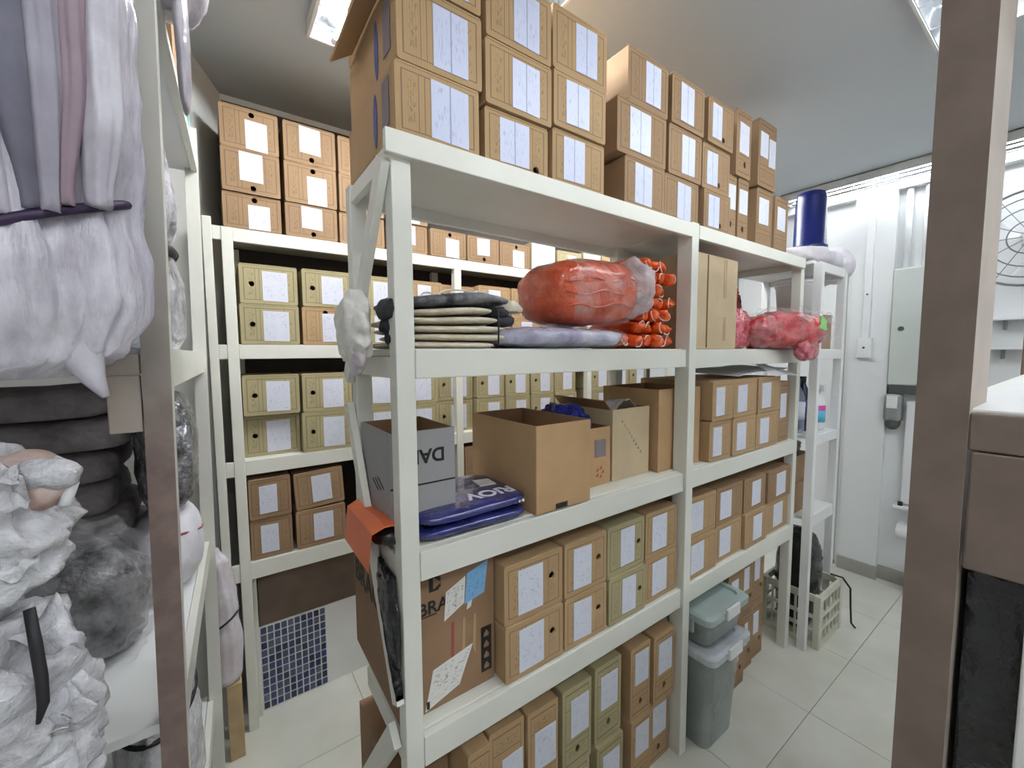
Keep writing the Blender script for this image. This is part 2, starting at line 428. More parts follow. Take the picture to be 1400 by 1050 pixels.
# ------------------------------------------------------------------ room shell
ZC = 2.53
fl = struct(bx('floor', (-.75, -1.45, -.06), (3.5, 2.2, -.004), 'grout'))
TS = .485
tile_me = None
for i in range(-6, 4):
    for j in range(-5, 4):
        x0, y0 = 1.887+i*TS, .585+j*TS
        if x0+TS < -.72 or x0 > 3.44 or y0+TS < -1.42 or y0 > 2.1: continue
        if tile_me is None:
            bm = bmesh.new(); box(bm, (.001, .001, -.006), (TS-.001, TS-.001, 0), .0008, 1)
            o = obj('floor_tile', bm, 'tile', fl); tile_me = o.data
        else:
            o = link(bpy.data.objects.new('floor_tile', tile_me), fl)
        o.location = (x0, y0, 0)
struct(bx('ceiling', (-.75, -1.45, ZC), (3.5, 2.2, ZC+.05), 'ceil'))
struct(bx('wall_left', (-.75, -1.45, 0), (-.70, 2.2, ZC), 'greywall'))
struct(bx('wall_back', (-.75, 2.125, 0), (3.5, 2.2, ZC), 'wall'))
struct(bx('wall_right', (3.42, -1.45, 0), (3.5, 2.2, ZC), 'wall'))
struct(bx('wall_front', (-.75, -1.45, 0), (3.5, -1.40, ZC), 'wall'))
bm = bmesh.new(); q = [(-.7, 1.9), (-.03, 1.9), (.055, 2.125), (-.7, 2.125)]
hexa(bm, [(x, y, 0) for x, y in q], [(x, y, ZC) for x, y in q])
struct(obj('wall_corner', bm, 'greywall'))
t1 = struct(bx('trim_1', (.056, 1.9, 0), (2.9, 2.125, .36), 'paint_b'))          # low plinth under the back rack
mos = {}
for r in range(11):
    for c in range(10):
        k = (r*7+c*5+(r*c) % 3+int(3*noise.noise(Vector((c*1.7, r*2.3, 4))))) % 4
        if k not in mos:
            bm = bmesh.new(); box(bm, (0, -.004, 0), (.0195, .001, .0262), .0015, 1)
            o = obj('mosaic_tile', bm, 'mosaic%d' % k, t1); mos[k] = o.data
        else: o = link(bpy.data.objects.new('mosaic_tile', mos[k]), t1)
        o.location = (.086+c*.0247, 1.9, .004+r*.0322)
struct(bx('trim_2', (3.372, .73, 0), (3.42, .93, 2.4295), 'wall', None, .0))            # pilaster
struct(bx('trim_3', (3.368, -1.4, 2.43), (3.42, 2.12, ZC), 'wall'))                   # soffit beam
struct(bx('baseboard_right', (3.405, -1.4, 0), (3.42, .729, .085), 'skirt'))
struct(bx('trim_4', (3.358, .725, 0), (3.372, .93, .085), 'skirt'))
# door on the far right wall
d = struct(bx('door_1', (3.395, .96, .022), (3.419, 1.62, 2.02), 'paint_b', None, .003))
struct(bx('trim_5', (3.40, .932, 0), (3.42, .957, 2.05), 'paint_b'))
struct(bx('trim_6', (3.40, .932, 2.05), (3.42, 1.66, 2.10), 'paint_b'))
bx('door_gap_shade', (3.40, .96, .001), (3.419, 1.62, .021), 'ink', d)  # black strip painting the shade in the slit under the door
for z in (1.09, 1.17):
    bm = bmesh.new(); tube(bm, [(3.395, .985, z), (3.365, .985, z), (3.36, .985, z)], [.008, .012, .012], 10)
    obj('knob' if z > 1.1 else 'lock', bm, 'ink', d, True)

# ------------------------------------------------------------------ ceiling lamps
def lamp(name, label, x0, x1, y0, y1, along, power):
    zt, zb = ZC-.001, ZC-.05
    t = thing(name, label, 'ceiling light', ((x0+x1)/2, (y0+y1)/2, zb))
    L, Wd = (x1-x0, y1-y0) if along == 'x' else (y1-y0, x1-x0)
    if along == 'y': t.rotation_euler = (0, 0, pi/2)
    h = zt-zb
    bm = bmesh.new()
    for s in (-1, 1):
        box(bm, (-L/2, min(s*Wd/2, s*(Wd/2-.008)), 0), (L/2, max(s*Wd/2, s*(Wd/2-.008)), h))
        box(bm, (min(s*L/2, s*(L/2-.008)), -Wd/2+.008, 0), (max(s*L/2, s*(L/2-.008)), Wd/2-.008, h))
    box(bm, (-L/2, -Wd/2, h-.004), (L/2, Wd/2, h))
    obj('housing', bm, 'housing', t)
    n = 2 if Wd < .4 else 4; cw = (Wd-.02)/n
    for k in range(n):
        cy = -Wd/2+.01+cw*(k+.5); bm = bmesh.new(); rows = []
        for i in range(9):
            a = -1+2*i/8; y = cy+a*cw/2; z = .004+.034*(1-a*a)**.5 if abs(a) < 1 else .004
            rows.append((bm.verts.new((-L/2+.01, y, z)), bm.verts.new((L/2-.01, y, z)), bm.verts.new((-L/2+.01, y, z+.003)), bm.verts.new((L/2-.01, y, z+.003))))
        for a, b in zip(rows, rows[1:]):
            bm.faces.new((a[0], b[0], b[1], a[1])); bm.faces.new((a[2], a[3], b[3], b[2]))
        obj('reflector', bm, 'chrome', t, True)
        bm = bmesh.new(); tube(bm, [(-L/2+.035, cy, .014), (L/2-.035, cy, .014)], .008, 10)
        obj('tube', bm, 'tube_'+power, t, True)
        bm = bmesh.new()
        for s in (-1, 1): tube(bm, [(s*(L/2-.035), cy, .014), (s*(L/2-.011), cy, .014)], .0095, 10)
        obj('tube_socket', bm, 'white', t)
    for i in range(1, 8):
        x = -L/2+L*i/8
        bx('louvre_blade', (x-.001, -Wd/2+.009, .0), (x+.001, Wd/2-.009, .005), 'chrome', t)
    return t
lamp('ceiling_or_added_lamp', 'mirrored fluorescent ceiling lamp above the stacked boxes at the upper left', .28, .88, .90, 1.52, 'y', 'over')
lamp('ceiling_or_added_lamp', 'mirrored fluorescent ceiling lamp over the front aisle, beside the tall taupe post', .85, 2.05, .07, .37, 'x', 'front')
lamp('ceiling_or_added_lamp', 'long chrome fluorescent ceiling strip along the far white wall', 3.2, 3.365, -.2, 1.3, 'y', 'far')
lamp('ceiling_or_added_lamp', 'added fluorescent fill lamp over the back aisle, hidden by the box stacks', 1.35, 2.55, 1.24, 1.52, 'x', 'back')  # unseen lamp, added to brighten the back rack
lamp('ceiling_or_added_lamp', 'added fluorescent fill lamp behind the viewpoint near the front wall', -.5, .7, -.95, -.65, 'x', 'rear_fill')  # added fill from behind the camera, evens out the box fronts
lamp('ceiling_or_added_lamp', 'added fluorescent fill lamp behind the viewpoint towards the right, near the front wall', 1.1, 2.3, -.95, -.65, 'x', 'rear_fill')  # second added fill behind the camera, out of view

# ------------------------------------------------------------------ racks
def part(root, name, a, b, mat='paint', bev=.002):
    return bx(name, Vector(a)-root.location, Vector(b)-root.location, mat, root, bev)
def rbeam(root, name, p, q, wa, wb, axis, mat='paint'):
    bm = bmesh.new(); beam(bm, Vector(p)-root.location, Vector(q)-root.location, wa, wb, axis)
    return obj(name, bm, mat, root)

# middle rack ------------------------------------------------------
MZ = (1.890, 1.475, 1.049, .631)
mr = thing('storage_rack', 'long cream wooden rack in the middle of the room carrying the high box stacks', 'rack', (1.27, .96, 0))
for x0, x1, yf in ((.287, .327, .80), (1.292, 1.332, .786), (2.212, 2.250, .80)):
    part(mr, 'post', (x0, yf, 0), (x1, .84, 1.888 if yf > .79 else 1.892))
    part(mr, 'post', (x0, 1.10, .99 if x0 < .5 else 0), (x1, 1.14, 1.888))
for k, z in enumerate(MZ):
    h = (.048, .062, .067, .072)[k]
    for x0, x1 in ((.327, 1.292), (1.332, 2.212)):
        a0 = .272 if (k == 0 and x0 < .5) else x0
        yf = .784 if k == 0 else .797
        part(mr, 'front_rail', (a0, yf, z-h), (x1, .80 if k == 0 else .815, z-.003))
        part(mr, 'rear_rail', (x0, 1.125, z-h), (x1, 1.14, z-.003))
        part(mr, 'shelf_board', (x0-.03 if x0 < .5 else x0-.019, .801 if k == 0 else .816, z-.016), (x1+.019, 1.142, z), 'paint')
    for x in (.29, 2.213):
        part(mr, 'end_rail', (x, .84, z-h), (x+.015, 1.10, z-.017))
rbeam(mr, 'brace', (.277, .815, 1.84), (.277, 1.135, 1.40), .016, .040, (1, 0, 0))
rbeam(mr, 'brace', (.277, 1.135, 1.33), (.277, .815, .72), .016, .036, (1, 0, 0))
rbeam(mr, 'brace', (.277, .845, .625), (.277, 1.12, .26), .016, .05, (1, 0, 0))
rbeam(mr, 'brace', (2.262, .83, .60), (2.262, 1.10, .2), .014, .04, (1, 0, 0))

# back rack ------------------------------------------------------
BZ = (1.924, 1.504, 1.069, .674)
br = thing('storage_rack', 'cream rack against the back wall, behind the aisle, full of archive boxes', 'rack', (1.4, 1.95, 0))
BP = ((-.026, .002), (.028, .063), (.953, .990), (1.868, 1.905), (2.72, 2.757))
for i, (x0, x1) in enumerate(BP):
    part(br, 'post', (x0, 1.817, 0), (x1, 1.852, 1.922 if i else 1.95))
    if i: part(br, 'rear_post', (max(x0, .06), 2.08, .361), (x1 if x0 > .05 else .09, 2.108, 1.90))
for k, z in enumerate(BZ):
    h = (.05, .055, .058, .07)[k]
    for (a0, a1), (b0, b1) in zip(BP, BP[1:]):
        part(br, 'front_rail', (a1, 1.819, z-h), (b0, 1.835, z-.002))
        if a0 > 0: part(br, 'shelf_board', (a1-.03, 1.836, z-.015), (b0+.03, 2.108, z))
part(br, 'back_shade_panel', (.058, 2.1115, .362), (2.9, 2.1185, 2.50), 'hard')  # its dark colour carries the shade behind and above the boxes
part(br, 'lower_panel', (.084, 1.9, .3615), (.953, 1.908, .62), 'hard_l')
part(br, 'batten', (.057, 1.875, 0), (.080, 1.899, .62))

# left rack (leaning a little, as its posts do)
lr = thing('storage_rack', 'cream and taupe rack at the left, hung with bags and bundles', 'rack', (-.08, .87, 0))
def lpost(name, xb0, xb1, xt0, xt1, y0, y1, z1, mat):
    bm = bmesh.new(); o = lr.location
    hexa(bm, [Vector(p)-o for p in ((xb0, y0, 0), (xb1, y0, 0), (xb1, y1, 0), (xb0, y1, 0))], [Vector(p)-o for p in ((xt0, y0, z1), (xt1, y0, z1), (xt1, y1, z1), (xt0, y1, z1))])
    for f in bm.faces: f.material_index = 0
    bm.normal_update()
    for f in bm.faces:
        if f.normal.x > .8: f.material_index = 1
    return obj(name, bm, mat, lr)
lpost('post', -.122, -.088, -.082, -.046, .85, .892, 2.40, ['low_brown', 'paint'])
lpost('post', -.085, -.050, -.056, -.022, 1.66, 1.70, 2.17, ['paint', 'paint'])
lpost('post', -.62, -.58, -.60, -.56, .85, .89, 2.40, ['low_brown', 'paint'])
lpost('post', -.62, -.58, -.60, -.56, 1.66, 1.70, 2.17, ['paint', 'paint'])
def hx(root, name, bot, top, mat):
    bm = bmesh.new(); o = root.location
    hexa(bm, [Vector(p)-o for p in bot], [Vector(p)-o for p in top]); bmesh.ops.recalc_face_normals(bm, faces=bm.faces[:])
    return obj(name, bm, mat, root)
LZ = (2.06, 1.475, .85, .30)
for k, z in enumerate(LZ):
    xn, xf = (-.052, -.066, -.080, -.094)[k], (-.026, -.040, -.055, -.070)[k]
    h = (.022, .065, .06, .06)[k]
    hx(lr, 'side_rail', [(xn-.016, .892, z-h), (xn, .892, z-h), (xf, 1.66, z-h), (xf-.016, 1.66, z-h)], [(xn-.016, .892, z), (xn, .892, z), (xf, 1.66, z), (xf-.016, 1.66, z)], 'paint')
    hx(lr, 'shelf_board', [(-.6, .87, z-.016), (xn-.017, .87, z-.016), (xf-.017, 1.69, z-.016), (-.6, 1.69, z-.016)], [(-.6, .87, z), (xn-.017, .87, z), (xf-.017, 1.69, z), (-.6, 1.69, z)], 'paint_b')
part(lr, 'end_rail', (-.58, .852, 1.435), (-.100, .868, 1.466), 'taupe_l')
part(lr, 'gusset', (-.140, .853, 1.345), (-.101, .870, 1.434), 'taupe_l')

# right rack in the foreground
rr = thing('storage_rack', 'taupe wooden rack end in the right foreground with a white shelf', 'rack', (.66, -.02, 0))
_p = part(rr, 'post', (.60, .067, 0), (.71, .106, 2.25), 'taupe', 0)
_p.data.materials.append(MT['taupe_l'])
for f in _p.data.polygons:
    if f.normal.y < -.5: f.material_index = 1  # inner face paler: the light on that side put into its colour
part(rr, 'post', (.60, -.36, 0), (.71, -.32, 2.25), 'taupe')
part(rr, 'post', (1.70, .067, 0), (1.74, .106, 2.25), 'taupe')
part(rr, 'post', (1.70, -.36, 0), (1.74, -.32, 2.25), 'taupe')
for z in (2.10, 1.405, .45):
    part(rr, 'end_rail', (.602, -.32, z-.040), (.617, .067, z-.003), 'taupe')
    part(rr, 'front_rail', (.71, .085, z-.05), (1.70, .1, z-.003), 'paint')
    part(rr, 'shelf_board', (.617, -.34, z-.014), (1.72, .084, z), 'paint_b')
part(rr, 'stile', (.6025, -.03, .45), (.613, .0225, 1.244), 'paint_b')
part(rr, 'end_panel', (.6005, -.32, 1.245), (.613, .0645, 1.364), 'taupe')

# end rack standing past the middle rack
er = thing('storage_rack', 'narrow white rack past the end of the middle rack, with bottles and bucket', 'rack', (2.46, .92, 0))
for x0, x1, y0 in ((2.262, 2.295, .735), (2.635, 2.67, .755), (2.262, 2.295, 1.12), (2.635, 2.67, 1.12)):
    part(er, 'post', (x0, y0, 0), (x1, y0+.035, 1.868), 'paint_b')
for z, h in ((1.885, .045), (1.475, .05), (1.055, .05), (.655, .06)):
    part(er, 'front_rail', (2.296, .757, z-h), (2.634, .772, z-.002), 'paint_b')
    part(er, 'shelf_board', (2.296 if z < 1.8 else 2.264, .773, z-.015), (2.634 if z < 1.8 else 2.669, 1.15, z), 'paint_b')
    part(er, 'side_rail', (2.655, .79, z-h), (2.668, 1.12, z-.016), 'paint_b')

# ------------------------------------------------------------------ archive boxes
RB = random.Random(11)
def carton(w, d, h, hole=None, upright=False):
    bm = bmesh.new(); uvl = bm.loops.layers.uv.verify()
    r, out = .0055, []
    for cx, cz, a0 in ((w/2-r, h-r, 0), (-w/2+r, h-r, 90), (-w/2+r, r, 180), (w/2-r, r, 270)):
        for k in range(3):
            a = radians(a0+45*k); out.append((cx+r*cos(a), cz+r*sin(a)))
    bul = lambda x, y, z: (x*(1+.012*sin(pi*min(max(y/d, 0), 1))), y, z)
    F = [bm.verts.new((x, 0, z)) for x, z in out]; Mid = [bm.verts.new(bul(x, d/2, z)) for x, z in out]; B = [bm.verts.new((x, d, z)) for x, z in out]
    n = len(out); sides = []
    for P, Q in ((F, Mid), (Mid, B)):
        for i in range(n): bm.faces.new((P[i], P[(i+1) % n], Q[(i+1) % n], Q[i]))
    bm.faces.new(B)
    if hole:
        hx_, hz, rw, rh = -w/2+hole[0]*w, hole[1]*h, hole[2], hole[3]
        H = [bm.verts.new((hx_+rw*cos(2*pi*k/12), 0, hz+rh*sin(2*pi*k/12))) for k in range(12)]
        D = [bm.verts.new((v.co.x, .005, v.co.z)) for v in H]
        es = [bm.edges.new((F[i], F[(i+1) % n])) if not bm.edges.get((F[i], F[(i+1) % n])) else bm.edges.get((F[i], F[(i+1) % n])) for i in range(n)]
        es += [bm.edges.new((H[i], H[(i+1) % 12])) for i in range(12)]
        g = bmesh.ops.triangle_fill(bm, use_beauty=True, edges=es)
        ff = [f for f in g['geom'] if isinstance(f, bmesh.types.BMFace)]
        for i in range(12): bm.faces.new((H[i], H[(i+1) % 12], D[(i+1) % 12], D[i]))
    else:
        ff = [bm.faces.new(F[::-1])]
    bmesh.ops.recalc_face_normals(bm, faces=bm.faces[:])
    fs = set(ff)
    for f in bm.faces:
        for l in f.loops:
            c = l.vert.co
            if f in fs:
                a, b = c.x/w+.5, c.z/h
                l[uvl].uv = (b, a) if upright else (a, b)
            else: l[uvl].uv = (-2, -2)
    return bm
def archive_box(label, x0, x1, z0, z1, yf=.806, depth=.33, mat='kraft', lab=(.45, .85, .1, .9), hole=None, group=None, lm='label', upright=False, tilt=0.0, lab2=None, jit=1.0):
    x0, x1, z1 = x0+.0014, x1-.0014, z1-.0012
    w, h = x1-x0, z1-z0
    if 1.8 < yf < 1.9 and z0 < 1.9:      # back rack shelves: stay clear of the posts
        hit = any(x0 < b+.004 and x1 > a-.004 for a, b in BP)
        yf, depth = (1.858, .21) if hit else (1.824, .245)
    t = thing('archive_box', label, 'archive box', ((x0+x1)/2, yf+RB.uniform(-.004, .008)*jit, z0), 0, group, (0, tilt, RB.uniform(-.006, .006)*jit))
    hl = None
    if hole: hl = (hole[0], hole[1], .0095, .0095) if not upright else (hole[0], hole[1], .009, .012)
    obj('carton', carton(w, depth, h, hl, upright), mat, t)
    bm = bmesh.new(); box(bm, (-w/2+.003, -.0012, h-.0045), (w/2-.003, .055, h+.0004), .0008, 1)
    obj('lid_flap', bm, mat, t)
    for L in (lab, lab2):
        if not L: continue
        a, b, c, d = -w/2+L[0]*w, -w/2+L[1]*w, L[2]*h, L[3]*h
        j = RB.uniform(-.0015, .0015)
        uv = ((0, 0), (1, 0), (1, 1), (0, 1))
        if upright: uv = ((0, 1), (0, 0), (1, 0), (1, 1))
        plate('label', [(a, -.0001, c+j), (b, -.0001, c-j), (b, -.0001, d-j), (a, -.0001, d+j)], lm, t, (0, -.0013, 0), uv)
    return t
ORD = ['first', 'second', 'third', 'fourth', 'fifth', 'sixth', 'seventh', 'eighth', 'ninth', 'tenth', 'eleventh', 'twelfth']

# --- on top of the middle rack: two blocks of three columns, three layers each
LAY = ('bottom', 'middle', 'top')
G = 'archive boxes on top of the middle rack'
TA = {0: [(1.8905, 2.030), (2.0315, 2.182), (2.1835, 2.330)], 1: [(1.8905, 2.012), (2.0135, 2.152), (2.1535, 2.300)], 2: [(1.8905, 2.024), (2.0255, 2.160), (2.1615, 2.310)]}
XA = [[(.299, .489), (.305, .498), (.303, .495)], [(.504, .688), (.502, .694), (.504, .692)], [(.700, .889), (.698, .885), (.697, .890)]]
LA = [[(.40, .86, .08, .90), (.40, .82, .08, .88), (.42, .84, .1, .9)], [(.22, .68, .10, .90), (.38, .80, .08, .86), (.4, .8, .1, .9)], [(.20, .60, .12, .92), (.22, .66, .12, .9), (.40, .80, .12, .9)]]
for c in range(3):
    for l in range(3):
        x, z = XA[c][l], TA[c][l]
        b = archive_box('kraft archive box, %s column of the near block atop middle rack, %s layer' % (('left', 'centre', 'right')[c], LAY[l]), x[0], x[1], z[0], z[1],
                    .803, .33, 'kraft', LA[c][l], (.80, .12) if (c, l) == (1, 0) else None, G, 'label_l')
        if c == 0 and l < 3:      # printed side seen from the aisle: blue leaf and grey block
            h = z[1]-z[0]; X = -(x[1]-x[0])/2-.0004; pts = []
            for k in range(12):
                a = 2*pi*k/12; pts.append((X, .115-.012*cos(a), h*.5+h*.40*sin(a)))
            plate('printed_leaf', [p for p in pts[::-1]], 'blue_ink', b, (-.0007, 0, 0), [(0, 0)]*12)
            plate('printed_block', [(X, .07, h*.22), (X, .03, h*.22), (X, .03, h*.88), (X, .07, h*.88)], 'grey_ink', b, (-.0007, 0, 0))
        if c == 0 and l == 2:     # side flap hanging open towards the aisle
            bm = bmesh.new(); beam(bm, (-(x[1]-x[0])/2-.0045, .05, .006), (-(x[1]-x[0])/2-.055, .05, -.03), .26, .004, (0, 1, 0))
            o = obj('side_flap', bm, 'kraft', b); o.location = (0, .1, 0)
XB = [[(.972, 1.164), (.938, 1.168), (.984, 1.176)], [(1.171, 1.366), (1.184, 1.372), (1.189, 1.373)], [(1.386, 1.566), (1.381, 1.566), (1.395, 1.567)]]
TB = [(1.8905, 2.030), (2.0315, 2.183), (2.1845, 2.334)]
LB = [[(.24, .66, .10, .92), (.24, .66, .12, .9), (.42, .80, .12, .9)], [(.36, .76, .08, .9), (.38, .78, .10, .9), (.26, .66, .12, .9)], [(.16, .56, .1, .88), (.16, .54, .12, .86), (.16, .52, .14, .9)]]
for c in range(3):
    for l in range(3):
        x, z = XB[c][l], TB[l]
        archive_box('kraft archive box, %s column of the far block atop middle rack, %s layer' % (('left', 'centre', 'right')[c], LAY[l]), x[0], x[1], z[0], z[1],
                    .804, .33, 'kraft_d', LB[c][l], ((.60, .18) if c == 2 else None), G, 'label_l')
for nm, x0, x1, z0, z1, m, lb, ho in (
    ('lower slim box, left of the pair', 1.575, 1.656, 1.8905, 2.132, 'kraft_d', (.1, .92, .48, .86), (.5, .25)),
    ('lower slim box, right of the pair', 1.660, 1.742, 1.8905, 2.132, 'kraft_d', (.1, .92, .46, .84), (.5, .22)),
    ('upper dark box standing on the slim pair', 1.622, 1.736, 2.1335, 2.374, 'kraft_d', (.2, .85, .36, .82), (.6, .2)),
    ('lower right box under the tallest one', 1.815, 1.957, 1.8905, 2.134, 'kraft_d', (.15, .75, .42, .85), None),
    ('last box beside the blue bin', 1.962, 2.090, 1.8905, 2.128, 'kraft_d', (.2, .8, .42, .82), None),
    ('highest right box with two labels', 1.798, 1.958, 2.1355, 2.395, 'kraft_d', (.1, .52, .45, .82), None)):
    archive_box('upright kraft archive box atop middle rack, '+nm, x0, x1, z0, z1, .822, .28, m, lb, ho, 'upright boxes on top of the middle rack', 'label', True,
                lab2=(.58, .95, .35, .78) if 'highest' in nm else None)

# --- third shelf of the middle rack, right bay
G = 'archive boxes on the third shelf of the middle rack'
for c, (x0, x1) in enumerate([(1.478, 1.635), (1.639, 1.831), (1.836, 2.048)]):
    for l, (z0, z1) in enumerate([(1.0495, 1.204), (1.2055, 1.356)]):
        archive_box('kraft archive box on the crowded shelf of middle rack, %s column, %s row' % (('left', 'centre', 'right')[c], ('lower', 'upper')[l]), x0, x1, z0, z1, .806, .32, 'kraft',
                    (.16, .56, .12, .84), None, G)
archive_box('slim upright kraft box closing the crowded shelf beside the end post', 2.062, 2.178, 1.0495, 1.328, .815, .31, 'kraft_d', (.15, .7, .4, .8), None, G, 'label', True)
# --- fourth shelf
G = 'archive boxes on the fourth shelf of the middle rack'
LC = [((.22, .64, .10, .86), (.80, .56)), ((.20, .62, .10, .86), (.80, .54)), ((.34, .72, .12, .88), (.84, .5)), ((.2, .66, .12, .88), None)]
for c, (x0, x1) in enumerate([(.546, .741), (.746, .917), (.924, 1.101), (1.108, 1.285)]):
    for l, (z0, z1) in enumerate([(.6315, .781), (.7825, .938)]):
        archive_box('%s archive box, %s column from the left on fourth shelf, near bay, %s row' % ('olive' if c == 2 else 'kraft', ORD[c], ('lower', 'upper')[l]), x0, x1, z0, z1, .806, .33,
                    ('kraft', 'kraft', 'olive', 'kraft')[c], LC[c][0], LC[c][1], G)
for c, (x0, x1) in enumerate([(1.338, 1.545), (1.551, 1.758), (1.764, 1.962), (1.968, 2.206)]):
    for l, (z0, z1) in enumerate([(.6315, .781), (.7825, .934-.002*c)]):
        archive_box('kraft archive box, %s column from the left on fourth shelf, far bay, %s row' % (ORD[c], ('lower', 'upper')[l]), x0, x1, z0, z1, .806+.01*(c == 1), .33, 'kraft_d' if l and c else 'kraft',
                    (.14, .56, .12, .86) if c < 2 else (.36, .76, .14, .86), None, G)
# --- uprights on the floor below
G = 'upright archive boxes on the floor under the middle rack'
US = [(.436, .503), (.506, .618), (.623, .732), (.748, .866), (.888, 1.012), (1.045, 1.150), (1.160, 1.282)]
UL = [(.3, .9, .3, .6), (.35, .95, .28, .66), (.22, .92, .30, .74), (.28, .9, .38, .84), (.22, .86, .40, .84), (.22, .9, .46, .90), (.22, .86, .40, .86)]
for c, (x0, x1) in enumerate(US):
    for l, (z0, z1) in enumerate([(.0005, .246), (.2475, .508-.002*c)]):
        archive_box('upright archive box on the floor, %s from the left under near bay, %s row' % (ORD[c], ('lower', 'upper')[l]), x0, x1, z0, z1, .808+.012*((c*2+l) % 3 == 0), .32,
                    'kraft' if c not in (3, 4) else 'olive', UL[c], (.52, .2) if c > 2 else None, G, 'label', True)
for c, (x0, x1) in enumerate([(1.70, 1.838), (1.842, 1.978), (1.983, 2.105)]):
    for l, (z0, z1) in enumerate([(.0005, .266), (.2675, .53)]):
        archive_box('upright brown archive box on the floor behind plastic bins, %s column, %s row' % (('left', 'centre', 'right')[c], ('lower', 'upper')[l]), x0, x1, z0, z1, .825+.02*c, .29,
                    'kraft_d', (.18, .62, .45, .85), (.75, .3), G, 'label', True)

# --- back rack
G = 'archive boxes on top of the back rack'
BA = [(.036, .222), (.234, .424), (.431, .618), (.627, .820), (.831, 1.021), (1.029, 1.216), (1.225, 1.425)]
for c, (x0, x1) in enumerate(BA):
    for l, (z0, z1) in enumerate([(1.9245, 2.050), (2.0515, 2.204), (2.2055, 2.352)][:3 if c < 4 else 1]):
        up = (c+l) % 2 == 0
        archive_box('brown archive box on top of back rack, %s column from the left, %s layer' % (ORD[c], LAY[l]), x0+.002*l, x1+.001*l, z0, z1, 1.82, .28, 'kraft_d',
                    (.42, .80, .02, .72) if up else (.30, .70, .28, .95), (.54, .86) if up else (.52, .13), G)
for nm, x0, x1, z1, m, lb, ho in (('white-fronted archive box on top of back rack, left of the short olive one', 1.431, 1.607, 2.075, 'olive', (.02, .98, .03, .97), None),
        ('short olive archive box on top of back rack, half hidden by the orange pack', 1.618, 1.808, 2.056, 'olive', (.42, .78, .05, .85), (.22, .45)),
        ('white-fronted archive box on top of back rack, above the orange pack', 1.821, 1.980, 2.07, 'olive', (.04, .96, .03, .97), None),
        ('last brown archive box on top of back rack, seen above the orange pouches', 1.99, 2.18, 2.07, 'kraft', (.4, .8, .1, .9), None)):
    archive_box(nm, x0, x1, 1.9245, z1, 1.82, .28, m, lb, ho, G)
G = 'archive boxes on the second shelf of the back rack'
for c, (x0, x1) in enumerate([(.074, .268), (.281, .470), (.484, .690), (.715, .890), (.895, 1.090), (1.097, 1.293), (1.300, 1.500), (1.512, 1.70), (1.706, 1.86)]):
    for l, (z0, z1) in enumerate([(1.5045, 1.655), (1.6565, 1.803+.01*(c > 4))]):
        k = c == 1 and l == 0
        archive_box('%s archive box on second shelf of back rack, %s from the left, %s row' % ('olive' if c < 3 and not k else 'kraft', ORD[c], ('lower', 'upper')[l]), x0-.004*(1-l)*(c < 2), x1, z0, z1, 1.822, .27,
                    'olive' if c < 3 and not k else 'kraft', (.38, .82, .08, .84) if c < 3 else (.3, .68, .1, .88), ((.20, .5) if c < 3 and not k else ((.45, .86) if k else None)), G)
G = 'archive boxes on the third shelf of the back rack'
for c, (x0, x1) in enumerate([(.066, .259), (.266, .458), (.470, .660), (.668, .856), (.863, 1.070), (1.078, 1.250), (1.258, 1.420), (1.430, 1.60), (1.608, 1.78), (1.91, 2.09), (2.1, 2.28), (2.29, 2.47)]):
    for l, (z0, z1) in enumerate([(1.0695, 1.232), (1.2335, 1.388)]):
        archive_box('olive archive box on third shelf of back rack, %s from the left, %s row' % (ORD[c], ('lower', 'upper')[l]), x0-.005*(1-l)*(c < 2), x1, z0, z1, 1.822, .27,
                    'olive', (.40, .82, .08, .84), (.2, .5) if c != 8 else None, G)
G = 'archive boxes on the lowest shelf of the back rack'
for c, (x0, x1, dt) in enumerate([(.066, .211, 0), (.222, .414, -.05), (.52, .70, 0), (.72, .90, 0), (1.0, 1.19, 0), (1.2, 1.39, 0)]):
    for l, (z0, z1) in enumerate([(.6745, .832), (.834, .990)]):
        tl = dt*(l == 1)
        archive_box('brown archive box on lowest shelf of back rack, %s from the left, %s row' % (ORD[c], ('lower', 'upper')[l]), x0+(.004 if tl else 0), x1, z0+(.0 if not tl else .004), z1, 1.822, .27,
                    'kraft_d', (.24, .66, .12, .82) if c != 1 else (.34, .74, .14, .86), None, G, tilt=tl)

# ------------------------------------------------------------------ open cartons and big boxes
def open_box(label, x0, x1, y0, y1, z0, z1, mat='box', rz=0.0, inner='box_in', cat='cardboard box', th=.004, name='cardboard_box', closed=False):
    w, d, h = x1-x0, y1-y0, z1-z0
    t = thing(name, label, cat, ((x0+x1)/2, (y0+y1)/2, z0+.0005), rz)
    bm = bmesh.new()
    for a, b in (((-w/2, -d/2, 0), (w/2, -d/2+th, h)), ((-w/2, d/2-th, 0), (w/2, d/2, h)), ((-w/2, -d/2+th, 0), (-w/2+th, d/2-th, h)), ((w/2-th, -d/2+th, 0), (w/2, d/2-th, h)), ((-w/2+th, -d/2+th, 0), (w/2-th, d/2-th, th))):
        box(bm, a, b)
    if closed: box(bm, (-w/2+th, -d/2+th, h-th), (w/2-th, d/2-th, h))
    bm.normal_update()
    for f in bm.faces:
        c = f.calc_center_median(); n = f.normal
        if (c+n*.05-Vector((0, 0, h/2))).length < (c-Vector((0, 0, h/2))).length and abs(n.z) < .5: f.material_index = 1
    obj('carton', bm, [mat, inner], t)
    return t
